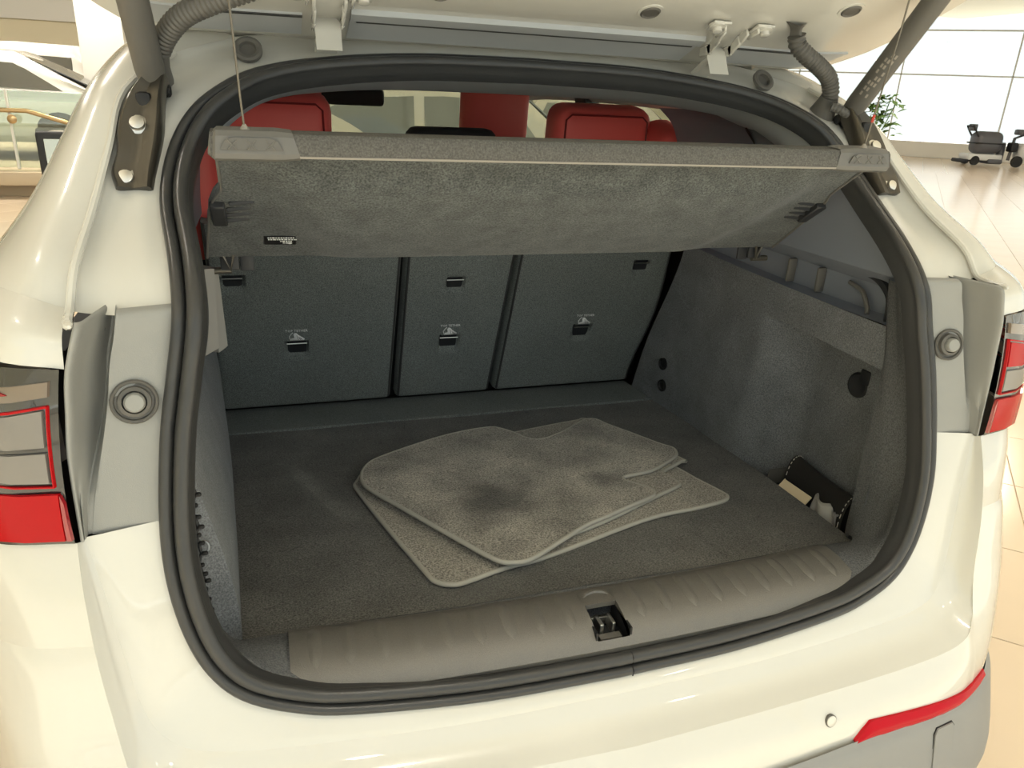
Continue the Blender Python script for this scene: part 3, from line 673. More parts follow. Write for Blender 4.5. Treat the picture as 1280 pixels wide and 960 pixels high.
for s in (1, -1):
    if s < 0:
        ll = mesh('side_lining', mir(gridf(left_pt, ysw, zsw)), 'carpet', car, 50, 'carpeted left side wall of the boot')
        for nm, y, P in (('foot_trim', .50, [(-.562, 1.170), (-.531, 1.172), (-.536, 1.036), (-.572, 1.016)]), ('foot_trim', .56, [(-.536, 1.160), (-.529, 1.160), (-.525, 1.020), (-.541, 1.008)])):
            mesh(nm, thick(([(a, y, b) for a, b in P], [(0, 1, 2, 3)]), (-.05, .05, 0)), 'sunlit_trim', ll)
        continue
    sl = mesh('side_lining', gridf(wall_pt, ysw, zsw), 'carpet', car, 50, 'carpeted side wall of the boot with a bin recess')
    mesh('bin_floor', sd(rbox((.625, .32, .655), (.11, .36, .008), .002), s), 'interior_black', sl)
    mesh('bin_lip', sd(tube([(.583, .175, .700), (.60, .150, .699), (.63, .150, .70), (.655, .165, .70)], .004, 8), s), 'dark_plastic', sl)
    mesh('bin_end', sd(thick(gridf(lambda a, b: (.592+.06*a, .452-.002*b, .660+.038*b), np.linspace(0, 1, 4), np.linspace(0, 1, 3)), (0, .004, 0)), s), 'strut_grey', sl)
    for y, z in ((.966, .770), (.957, .708)):
        mesh('fixing_hole', sd(lathe((wall_x(y, z)-.002, y, z), (-1, -.15, 0), [(.017, -.002), (.017, .004), (.012, .005), (.010, .002), (.003, .002)], 18), s), 'black', sl)
    yk = .325; xk = wall_x(yk, .945)
    kn = mesh('socket_cap', sd(cat(lathe((xk, yk, .945), (-1, -.1, .1), [(.026, -.002), (.026, .003), (.021, .005), (.017, .003), (.008, .004)], 22), rbox((xk-.001, yk-.012, .965), (.006, .025, .03), .003)), s), 'interior_black', sl)
# upper plastic side trim with ledge, ribs and pillar cover
for s in (1, -1):
    Y = [.15, .20, .30, .45, .62, .80, .96]
    def tro(i, z, x, y0):
        return [(np.interp(z, [1.1, 1.197, 1.25, 1.31, 1.365, 1.41, 1.443], [.535, .522, .525, .536, .527, .504, .47])+.0, y0, z)]+[(x, max(y0+.02+.03*k, y), z) for k, y in enumerate(Y[1:])]
    low = [[(.560, .13, 1.108)]+[(float(np.interp(y, [.15, .45, .8], [.583, .594, .602])), y, 1.103+.012*((y-.45)/.5)**2) for y in Y[1:]],
           [(.560, .13, 1.112)]+[(.626, y, 1.108+.012*((y-.45)/.5)**2) for y in Y[1:]],
           [(.556, .13, 1.15)]+[(.628, y, 1.158) for y in Y[1:]],
           [(.545, .135, 1.19)]+[(.60, y, 1.178) for y in Y[1:]],
           [(.528, .14, 1.205)]+[(.575, y, 1.192) for y in Y[1:]]]
    hi = [low[-1], tro(0, 1.235, .574, .175), tro(0, 1.31, .566, .30), tro(0, 1.365, .552, .36), tro(0, 1.41, .53, .40), tro(0, 1.445, .49, .43)]
    ut = mesh('upper_side_trim', sd(cat(patch(low, 3, 3, True), patch(hi, 3, 4)), s), 'navy_plastic', car, 30, 'dark plastic pillar lining above the boot carpet')
    for y in (.53, .437):
        mesh('rib', sd(rbox((.617, y, 1.135), (.02, .008, .05), .003), s), 'cap_plastic', ut)
    for k, (y0, z0, w) in enumerate(((.325, 1.150, .008), (.285, 1.178, .014))):
        mesh('ledge_step', sd(tube(cr([(.616, y0+.03, z0), (.612, y0-.01, z0-.008), (.606, y0-.035-.01*k, z0-.03), (.60, y0-.045-.012*k, 1.108)], 4), w*.55, 8), s), 'cap_plastic' if k == 0 else 'dark_plastic', ut)
    # belt gap behind seat
mesh('headliner', cat(both(patch([[Iat(i) for i in range(0, 6)], [(0, .60, 1.462), (.20, .59, 1.459), (.34, .565, 1.448), (.425, .53, 1.432), (.475, .48, 1.405), (.505, .44, 1.375)], [(0, .66, 1.458), (.20, .65, 1.456), (.35, .63, 1.448), (.45, .60, 1.435), (.50, .56, 1.41), (.53, .50, 1.375)]], 4, 4)),
    both(patch([[(0, .66, 1.458), (.20, .65, 1.456), (.35, .63, 1.448), (.45, .60, 1.435), (.51, .56, 1.41)], [(0, 1.2, 1.50), (.25, 1.2, 1.50), (.42, 1.2, 1.495), (.55, 1.2, 1.48), (.63, 1.2, 1.44)], [(0, 2.2, 1.53), (.25, 2.2, 1.53), (.42, 2.2, 1.52), (.55, 2.2, 1.50), (.64, 2.2, 1.45)], [(0, 2.75, 1.49), (.25, 2.75, 1.49), (.42, 2.75, 1.48), (.55, 2.75, 1.46), (.62, 2.75, 1.41)]], 3, 4))), 'headliner', car, 40)
mesh('roof_panel', both(patch([[B[0], B[1], B[2], B[3]], [(0, .9, 1.60), (.25, .9, 1.595), (.45, .9, 1.58), (.60, .85, 1.55)], [(0, 1.8, 1.64), (.25, 1.8, 1.635), (.45, 1.8, 1.615), (.64, 1.8, 1.56)], [(0, 2.75, 1.54), (.25, 2.75, 1.54), (.45, 2.75, 1.52), (.62, 2.75, 1.44)]], 4, 4)), 'paint', car, 35)
# cabin: pillars, glass, dash
def bar(P, w, d): return cat(*[tube(P, w, 8)])
for s in (1, -1):
    mesh('centre_pillar', sd(thick(gridf(lambda t, u: lerp((.785, 1.75+u*.13, 1.08), (.655, 1.72+u*.09, 1.49), t), np.linspace(0, 1, 6), (0, 1)), (-.05, 0, 0)), s), 'interior_black', car)
    mesh('rear_door_pillar', sd(thick(gridf(lambda t, u: lerp((.775, .80+u*.20, 1.10), (.655, .86+u*.14, 1.48), t), np.linspace(0, 1, 6), (0, 1)), (-.06, 0, 0)), s), 'interior_black', car)
    mesh('windscreen_pillar', sd(tube([(.62, 2.72, 1.46), (.70, 3.05, 1.26), (.78, 3.45, 1.02)], .04, 8), s), 'interior_black', car)
    mesh('side_window', sd(thick(gridf(lambda t, u: lerp((.785, .95+u*2.15, 1.16), (.672, .92+u*1.85, 1.49), t), (0, .5, 1), np.linspace(0, 1, 4)), (-.004, 0, 0)), s), 'car_glass', car)
    mesh('door_panel', sd(rbox((.76, 2.1, .85), (.06, 2.2, .5), .02), s), 'interior_black', car)
    mesh('quarter_lining', sd(patch([[(.574, .62, 1.235), (.60, .85, 1.235), (.63, 1.05, 1.20)], [(.552, .62, 1.365), (.60, .75, 1.33), (.64, .9, 1.28)], [(.49, .62, 1.445), (.56, .72, 1.43), (.63, .80, 1.42)]], 4, 4), s), 'interior_black', car)
mesh('windscreen', thick(gridf(lambda t, u: lerp((u*.78, 3.5-.12*u*u, 1.02), (u*.62, 2.75, 1.48), t), (0, .5, 1), np.linspace(-1, 1, 7)), (0, 0, .004)), 'car_glass', car)
mesh('dashboard', rbox((0, 3.15, .95), (1.4, .5, .28), .06, 3), 'interior_black', car)
mesh('cabin_floor', rbox((0, 2.2, .42), (1.5, 2.6, .06), .01), 'interior_black', car)
mesh('bonnet', rbox((0, 3.95, .93), (1.6, .75, .12), .05, 3), 'paint', car)
mesh('front_end', rbox((0, 3.95, .62), (1.72, .85, .5), .08, 3), 'paint', car)
mesh('boot_backing', cat(rbox((0, .65, .54), (1.2, 1.0, .08), .01), rbox((.70, .76, .85), (.02, 1.12, .58), 0), rbox((-.70, .76, .85), (.02, 1.12, .58), 0), rbox((0, 1.33, .86), (1.44, .02, .6), 0), rbox((0, 1.2, .58), (1.44, .3, .04), 0)), 'black', car)  # black backing, extended to block light leaking past the linings
mir_o = mesh('rear_view_mirror', rbox((-.05, 2.72, 1.425), (.27, .04, .07), .018, 3), 'interior_black', car)
for s in (1, -1):
    mo = mesh('door_mirror', sd(rbox((1.05, 2.33, 1.19), (.25, .12, .17), .04, 4), s), 'paint', car, 40, 'white door mirror with black housing')
    mesh('mirror_bezel', sd(rbox((1.05, 2.262, 1.19), (.25, .03, .17), .012, 3), s), 'interior_black', mo)
    mesh('mirror_glass', sd(rbox((1.05, 2.246, 1.19), (.20, .006, .125), .002, 1), s), 'mirror', mo)
    mesh('mirror_arm', sd(rbox((.92, 2.36, 1.10), (.14, .05, .05), .02, 2), s), 'interior_black', mo)
for s in (1, -1):
    for y in (.82, 3.5):
        w = mesh('wheel', lathe((s*.82, y, .34), (s, 0, 0), [(.22, -.10), (.32, -.11), (.34, -.08), (.34, .08), (.32, .11), (.23, .11)], 32), 'tyre', car)
        mesh('wheel_rim', lathe((s*.82, y, .34), (s, 0, 0), [(.23, .02), (.23, .10), (.20, .08), (.06, .07), (.02, .08)], 20), 'rim', w)

# --- rear seat backs (40/20/40) seen from the boot
def seat_y(z): return 1.164-.345*(z-.634)
SN = np.array((0, -1, -.345)); SN /= np.linalg.norm(SN); SU = np.array((0, -.345, 1)); SU /= np.linalg.norm(SU)
def sp3(x, z, off=0): return np.array((x, seat_y(z), z))+SN*off
def seat_back(name, xl, xr, slots, label):
    # xl, xr: functions of z for the panel edges; slots (x,z,w,h)
    z0, z1 = .645, 1.165
    zs = np.linspace(z0, z1, 68); us_ = np.linspace(0, 1, 60)
    def f(z, u):
        a, b = xl(z), xr(z); x = a+(b-a)*u
        e = min(u, 1-u)*(b-a); off = .012*(1-max(0, 1-e/.018)**2)**.5-.012
        ez = z-z0; off += .010*(1-max(0, 1-ez/.014)**2)**.5-.010
        for sx, sz, w, h in slots:
            dd = max(abs(x-sx)-w/2, abs(z-sz)-h/2); k = 1-sstep(dd, -.006, .004)
            off -= .030*k*(.3+.7*sstep(z, sz-h/2, sz+h*.35))
        return sp3(x, z, off)
    o = mesh(name, thick(gridf(f, zs, us_), (0, .09, .01)), 'seat_carpet', car, 50, label)
    for fn, d in ((xl, .006), (xr, -.006)): mesh('edge_piping', tube([sp3(fn(z)+d, z, -.004) for z in np.linspace(z0+.01, z1, 12)], .0035, 6), 'strip_dark', o)
    for k, (sx, sz, w, h) in enumerate(slots):
        mesh('anchor_bar', tube([sp3(sx-w*.48, sz+h*.34, -.003), sp3(sx+w*.48, sz+h*.34, -.003)], .0017, 8), 'steel', o, label='steel child seat anchor bar')
        mesh('slot_shade', plate(sp3(sx, sz, -.0115), SN, [(-w*.44, -h*.42), (w*.44, -h*.42), (w*.44, h*.48), (-w*.44, h*.48)], .001, SU), 'interior_black', o)  # black plate standing in for the shade inside the slot
        if h < .04: continue
        c = sp3(sx, sz+h*.5+.020, .0008)
        lb = mesh('tether_label', plate(sp3(sx, sz+h*.5+.0185, .0), SN, [(-.024, -.016), (.024, -.016), (.024, .020), (-.024, .020)], .0003, SU), 'seat_carpet', o)
        mesh('tether_text', text_vf('TOP TETHER', .0095, sp3(sx, sz+h*.5+.033, .0009), SN, SU), 'label_white', lb, 0)
        ic = [(-.010, -.012), (.018, -.012), (.019, -.007), (.012, -.002), (.005, .004), (.000, .010), (-.005, .011), (-.008, .006), (-.006, -.004), (-.014, -.006), (-.016, -.012)]
        mesh('tether_icon', plate(sp3(sx, sz+h*.5+.0165, .0006), SN, ic, .0006, SU), 'label_white', lb, 0)
        mesh('tether_icon_hook', tube([sp3(sx+a, sz+h*.5+.0165+b, .001) for a, b in ((-.016, -.010), (-.018, .0), (-.013, .008), (-.009, .011))], .0011, 5), 'label_white', lb, 0)
        mesh('tether_icon_lines', cat(*[tube([sp3(sx+a, sz+h*.5+.0165+b, .0012) for a, b in ((.000+q, .004-q*.8), (.004+q, -.010))], .0007, 4) for q in (0, .005, .009)]), 'interior_black', lb, 0)
seat_back('rear_backrest', lambda z: -.592+.03*sstep(z, .75, 1.05)*.3, lambda z: -.148+.012*(z-.64)/.44, [(-.392, .828, .052, .046), (-.530, 1.018, .048, .036)], 'left rear seat back, dark carpeted')
seat_back('rear_backrest', lambda z: -.131+.008*(z-.64)/.44-.0, lambda z: .139+.018*(z-.64)/.44, [(.004, .822, .052, .046), (.005, .998, .046, .036)], 'narrow centre rear seat back')
seat_back('rear_backrest', lambda z: .157+.012*(z-.64)/.44, lambda z: .586+.03*sstep(z, .68, .9)-.01*sstep(z, .95, 1.1), [(.392, .834, .052, .046), (.525, 1.033, .046, .036)], 'right rear seat back, dark carpeted')
mesh('seat_gap', rbox((0, 1.14, .90), (1.22, .02, .56), 0, 1, Matrix.Rotation(.332, 3, 'X')), 'black', car)
for s in (1, -1):
    hd = mesh('rear_headrest', rbox((s*.418, 1.16, 1.345), (.275, .12, .20), .04, 4, Matrix.Rotation(.15, 3, 'X')), 'red_leather', car, 60, 'red leather rear headrest')
    mesh('headrest_seam', tube([(s*.418-.118, 1.098, 1.30), (s*.418-.115, 1.094, 1.405), (s*.418-.10, 1.094, 1.418), (s*.418+.10, 1.094, 1.418), (s*.418+.115, 1.094, 1.405), (s*.418+.118, 1.098, 1.30)], .0025, 6), 'red_dark', hd)
    mesh('rear_seat_top', rbox((s*.42, 1.16, 1.16), (.40, .13, .22), .05, 4, Matrix.Rotation(.2, 3, 'X')), 'red_leather', car, 60)
    mesh('shoulder_bolster', rbox((s*.585, 1.10, 1.24), (.10, .16, .34), .04, 3, Matrix.Rotation(.2, 3, 'X')), 'red_leather', car, 60)
    fs = mesh('front_seat_back', rbox((s*.365, 2.0, 1.0), (.48, .14, .62), .06, 4, Matrix.Rotation(.2, 3, 'X')), 'red_dark', car, 60)
    mesh('front_headrest', rbox((s*.365, 1.96, 1.40), (.25, .11, .24), .05, 4, Matrix.Rotation(.1, 3, 'X')), 'red_leather', fs, 60)
mesh('centre_headrest', rbox((.02, 1.17, 1.265), (.235, .09, .22), .03, 3), 'interior_black', car, 60)
# loose net edge by the left lining and small hook
for s in (-1,):
    P = [(-.556+.003*math.sin(k*2.1), .100+.004*math.sin(k*1.3)+.0, .99-.014*k) for k in range(16)]
    nt = mesh('luggage_net', tube(P, [.0028+.001*math.sin(k*1.7) for k in range(16)], 6), 'interior_black', car)
    for k in range(1, 15): mesh('net_knot', rbox((P[k][0]+.004, P[k][1]-.002, P[k][2]), (.008, .006, .005), .0015, 1), 'black', nt)
    mesh('net_hook', tube([(-.553+.007*math.cos(a), .125+.004*math.sin(a), .885+.007*math.sin(a)) for a in np.linspace(0, 2*PI, 15)[:-1]], .0018, 6, True), 'steel', car)
for z0, z1 in ((1.185, 1.13), (1.12, 1.07)):
    pass

# ================================================================ PARCEL SHELF
shelf = thing('parcel_shelf', 'grey felt parcel shelf hanging tilted across the boot opening', 'parcel shelf', (0, .35, 1.17))
Ry, Rz, Fy, Fz = .238, 1.375, .505, 1.190
sn = np.array((0, -(Rz-Fz), -(Fy-Ry))); sn /= np.linalg.norm(sn)      # underside normal
def sh_half(v): return float(np.interp(v, [0, .30, .38, .48, 1.0], [.498, .500, .512, .521, .540]))
def sh_pt(v, u):
    x = u*sh_half(v); base = np.array((x, Ry+(Fy-Ry)*v, Rz+(Fz-Rz)*v))
    edge = .462-.075*v**2
    b = sstep(edge-abs(x), 0, .09)*sstep(v, .03, .22)
    if v > .97: b *= 1-.3*(v-.97)/.03
    return base+sn*(.024*b*math.sin(PI*min(1, .12+.80*v))**.7)
panel = mesh('panel', thick(gridf(sh_pt, np.linspace(0, 1, 30), np.linspace(-1, 1, 70)), -sn*.016), 'shelf_felt', shelf, 50)
for s in (1, -1):
    mesh('panel_edge', tube([np.array((s*sh_half(v), Ry+(Fy-Ry)*v, Rz+(Fz-Rz)*v))+sn*.001 for v in np.linspace(0, 1, 24)], .0022, 6), 'cap_plastic', panel)
    vg = sh_pt(.47, s*.93)
    for k in range(4):
        c = sh_pt(.41+.055*k, s*(.925)); mesh('vent_slot', rbox(c+sn*.001, (.034, .004, .006), .001, 1, Matrix.Rotation(s*.12, 3, 'Y')), 'dark_plastic', panel)
    mesh('vent_block', rbox(sh_pt(.50, s*.975)+sn*.004, (.02, .06, .012), .002, 1, Matrix.Rotation(-.6, 3, 'X')), 'dark_plastic', panel)
    pv = np.array((s*.535, .532, 1.168))
    pin = mesh('pivot_bracket', cat(rbox(pv+np.array((-s*.028, -.01, .012)), (.030, .016, .030), .003), rbox(pv+np.array((-s*.055, -.012, .010)), (.022, .006, .030), .002)), 'dark_plastic', shelf)
    mesh('pivot_pin', tube([pv+np.array((-s*.03, -.012, -.004)), pv+np.array((s*.006, -.012, -.004))], .0055, 10), 'strut_metal', pin)
    mesh('bracket_arm', tube([pv+np.array((-s*.036, -.03, .03)), pv+np.array((-s*.03, -.026, -.0)), pv+np.array((-s*.016, -.026, .03))], .003, 6), 'strut_metal', pin)
lipprof = [(.240, 1.370), (.205, 1.3715), (.201, 1.373), (.199, 1.377), (.203, 1.395), (.207, 1.399), (.245, 1.402), (.252, 1.398), (.250, 1.370)]
lv = [(x, y, z) for x in np.linspace(-.502, .502, 30) for y, z in lipprof]; m_ = len(lipprof)
lf = [(i*m_+j, i*m_+(j+1) % m_, (i+1)*m_+(j+1) % m_, (i+1)*m_+j) for i in range(29) for j in range(m_)]+[tuple(reversed(range(m_))), tuple(range(29*m_, 30*m_))]
lip = mesh('rear_lip', (lv, lf), 'lip_felt', shelf, 40)
mesh('lip_seam', tube([(x, .2005, 1.3725) for x in np.linspace(-.40, .40, 10)], .0016, 6), 'cord_grey', lip)
for s in (1, -1):
    cprof = [(.244, 1.366), (.205, 1.3670), (.198, 1.370), (.1955, 1.376), (.199, 1.396), (.205, 1.402), (.24, 1.405)]
    def cap_pt(t, p):
        k = 1-.10*max(0, (.2-t)/.2)-.35*max(0, (t-.93)/.07); c_ = (.225, 1.386)
        return (s*(.398+.108*t+.010*(1-2*t)*(p[1]-1.366)/.04*(1 if t < .5 else .4)), c_[0]+(p[0]-c_[0])*k, c_[1]+(p[1]-c_[1])*k)
    ec = mesh('end_cap', gridf(cap_pt, np.linspace(0, 1, 14), cprof), 'cap_plastic', shelf, 30, 'grey plastic corner cap of the shelf')
    mesh('cap_recess', plate((s*.455, .1965, 1.3865), (0, -1, 0), [(-.036, -.006), (.036, -.006), (.030, .005), (.022, .008), (-.022, .008), (-.030, .005)], .002), 'strut_grey', ec)
    for dx in (-.022, 0, .022):
        for sg in (1, -1): mesh('cap_rib', tube([(s*.455+dx-.005, .1940, 1.3865-.005*sg), (s*.455+dx+.005, .1940, 1.3865+.005*sg)], .0010, 5), 'cap_plastic', ec)
    cx = .462
    top = (.47, .20, 1.66) if s > 0 else (.468, .20, 1.66)
    cb = mesh('lift_cord', tube([(s*cx, .219, 1.400), (s*(cx+.002), .215, 1.44), (s*(cx+.006), .20, 1.56), (s*(cx+.008), .19, 1.68)], .0014, 8), 'strut_metal', shelf)
    mesh('cord_knot', lathe((s*cx, .219, 1.399), (0, 0, 1), [(.007, 0), (.006, .004), (.003, .008), (.002, .010)], 12), 'cord_grey', cb)
    if s > 0: mesh('cord_tip', tube([(s*(cx+.0021), .215, 1.441), (s*(cx+.0028), .2135, 1.452)], .0023, 8), 'cord_red', cb)
# small black label with rows of white print
_a, _b = sh_pt(.83, -.80)-sh_pt(.77, -.80), sh_pt(.80, -.76)-sh_pt(.80, -.84); sn = np.cross(_b, _a); sn = sn/np.linalg.norm(sn)*(1 if sn[2] < 0 else -1)
lc = sh_pt(.80, -.80)+sn*.0015
lbl = mesh('warning_label', plate(lc, sn, [(-.024, -.0150), (.024, -.0150), (.024, .0150), (-.024, .0150)], .0006, (0, -.7, .7)), 'black', shelf)
e1, e2, e3 = frame_of(sn, (0, -.7, .7))
for row, (xs_, xe) in enumerate(((-.019, .020), (-.018, .021), (.0, .018), (.004, .012))):
    x = xs_
    while x < xe:
        w = random.uniform(.002, .005); mesh('print_mark', plate(lc+e1*(x+w/2)+e2*(.0100-row*.0064)+sn*.0006, sn, [(-w/2, -.0020), (w/2, -.0020), (w/2, .0020), (-w/2, .0020)], .0003, (0, -.7, .7)), 'label_white', lbl, 0); x += w+.0009
mesh('print_oval', lathe(lc+e1*.015-e2*.0095+sn*.0006, sn, [(.0034, 0), (.0034, .0003)], 12), 'label_white', lbl)

# ================================================================ FLOOR MATS
def smooth_outline(P, n=3): return [(p[0], p[1]) for p in cr([(x, y, 0) for x, y in P], n, True)]
def floor_mat(name, P, lift, m, label, sag=0):
    Q = smooth_outline(P); cx = sum(p[0] for p in Q)/len(Q); cy = sum(p[1] for p in Q)/len(Q)
    t = thing(name, label, 'floor mat', (cx, cy, fz(cy)+lift-.0035), 'car floor mats')
    def hz(x, y): return fz(y)+lift
    bm = bmesh.new(); vs = [bm.verts.new((x, y, hz(x, y)+.0035)) for x, y in Q]
    f = bm.faces.new(vs); bmesh.ops.triangulate(bm, faces=[f])
    bm.verts.index_update(); V = [tuple(v.co) for v in bm.verts]; F = [tuple(v.index for v in q.verts) for q in bm.faces]; bm.free()
    k = len(V); V2 = V+[(p[0], p[1], p[2]-.007) for p in V]; F2 = F+[tuple(reversed([i+k for i in q])) for q in F]+[(i, i+k, (i+1) % k+k, (i+1) % k) for i in range(k)]
    mesh('pile', (V2, F2), m, t, 30)
    mesh('edge_binding', tube([(x, y, hz(x, y)) for x, y in Q], .0046, 8, True), 'mat_edge', t, 80)
    inn = [(x+(cx-x)/max(.01, math.hypot(cx-x, cy-y))*.011, y+(cy-y)/max(.01, math.hypot(cx-x, cy-y))*.011) for x, y in Q]
    return t
bot = [(-.3, .646), (-.302, .598), (-.265, .412), (-.231, .262), (-.22, .225), (-.197, .209), (-.17, .211), (-.093, .236), (-.031, .246), (.071, .279), (.179, .317), (.261, .339), (.34, .346), (.413, .36), (.433, .374), (.435, .393), (.416, .473), (.404, .539), (.345, .81), (.325, .875), (.30, .88), (.108, .834), (-.071, .776), (-.25, .716)]
midm = [(-.275, .628), (-.24, .687), (-.071, .765), (.06, .80), (.12, .74), (.17, .745), (.25, .80), (.299, .858), (.335, .837), (.428, .571), (.423, .549), (.364, .514), (.35, .495), (.358, .45), (.348, .432), (.277, .399), (.124, .326), (.007, .29), (-.11, .30), (-.225, .472)]
topm = [(-.29, .638), (-.273, .686), (-.238, .722), (-.12, .791), (-.031, .828), (.047, .842), (.072, .83), (.101, .788), (.121, .744), (.155, .735), (.212, .765), (.27, .809), (.308, .836), (.335, .829), (.348, .789), (.38, .717), (.413, .638), (.432, .606), (.428, .581), (.41, .556), (.356, .520), (.311, .498), (.264, .491), (.244, .482), (.243, .464), (.261, .438), (.276, .414), (.272, .396), (.255, .382), (.201, .359), (.137, .331), (.081, .307), (.007, .26), (-.057, .221), (-.09, .22), (-.117, .24), (-.172, .345), (-.237, .474), (-.287, .576)]
floor_mat('floor_mat', bot, .0048, 'mat_under', 'lowest grey carpet floor mat, its wide corner sticking out at the right')
floor_mat('floor_mat', midm, .0142, 'mat_under', 'middle grey carpet mat of the stack, mostly hidden with a notched right edge')
floor_mat('floor_mat', topm, .0236, 'mat_pile', 'topmost grey floor mat with dark worn stain and notched edges')

# ================================================================ THINGS IN THE SIDE BIN
pd = thing('leather_pouch', 'black leather pouch with white stitching standing in the right side bin', 'pouch', (.632, .33, .659))
ax0, ax1 = np.array((.638, .425, 0)), np.array((.626, .228, 0)); axd = (ax1-ax0)/np.linalg.norm(ax1-ax0); perp = np.array((-axd[1], axd[0], 0))
def pouch_pt(t, a):
    c = ax0+(ax1-ax0)*t; k = 1-.06*math.sin(PI*t); ang = PI*a
    return tuple(c+perp*(.025*k*math.cos(ang))*(1 if 1 else 0)+np.array((0, 0, .661+.082*(math.sin(ang)**.7)*k)))
cross = np.linspace(0, 1, 15)
pv_, pf_ = gridf(pouch_pt, np.linspace(0, 1, 12), cross); mm = len(cross)
mesh('pouch_body', (pv_, pf_+[tuple(range(mm)), tuple(reversed(range(11*mm, 12*mm)))]), 'leather_black', pd, 50)
for t in (.03, .965):
    for k in range(1, 14):
        p = np.array(pouch_pt(t, k/14)); q = np.array(pouch_pt(t, (k+.55)/14)); c = ax0+(ax1-ax0)*t+np.array((0, 0, .69)); o_ = (p-c)/np.linalg.norm(p-c)*.0008
        mesh('stitch', tube([p+o_, q+o_], .0009, 5), 'thread', pd)
mesh('pouch_tab', rbox(np.array(pouch_pt(1, .45))+np.array((0, -.006, -.022)), (.026, .008, .045), .003, 2), 'leather_black', pd)
cd_ = tag(mesh('card', rbox((.592, .368, .680), (.004, .085, .040), .0008, 1, Matrix.Rotation(.05, 3, 'Z') @ Matrix.Rotation(.75, 3, 'Y')), 'cream_card'), 'cream card slipped into the side bin beside the black pouch', 'card')
gv = gridf(lambda a, b: (.594+.010*b+.006*math.sin(9*a+3*b), .315-.075*a, .668+.042*(1-.35*a)*math.sin(PI*min(1, b*.5+.5*b))*.6+.030*b+.005*math.sin(13*a)*b), np.linspace(0, 1, 16), np.linspace(0, 1, 10))
tag(mesh('plastic_bag', thick(gv, (.004, 0, .002)), 'film', None, 0), 'crumpled clear plastic bag in the side bin next to the cream card', 'plastic bag')

# ================================================================ BACKGROUND: LEFT PLATFORM AND CARS
plat = struct(mesh('floor_platform', cat(rbox((-6.5, 15.2, .16), (15, 9.6, .32), .01), rbox((-6.5, 10.28, .24), (15, .26, .16), .01)), 'stone'), 'low stone display platform behind the car', 'platform')
rail = thing('glass_railing', 'glass balustrade with a brass handrail along the display platform', 'railing', (-3.4, 10.55, .32))
for k in range(7):
    x = -8.0+k*1.15
    mesh('glass_panel', rbox((x+.575, 10.55, .80), (1.13, .014, .92), .002, 1), 'rail_glass', rail)
    mesh('post', rbox((x, 10.55, .80), (.03, .05, .95), .004, 1), 'frame_white', rail)
mesh('handrail', tube([(-8.2, 10.50, 1.03), (-3.2, 10.50, 1.03), (-2.75, 10.5, .90), (-2.3, 10.5, .70)], .028, 10), 'brass', rail)
mesh('rail_knob', lathe((-3.35, 10.44, .93), (0, -1, 0), [(.05, 0), (.055, .02), (.03, .04)], 16), 'brass', rail)
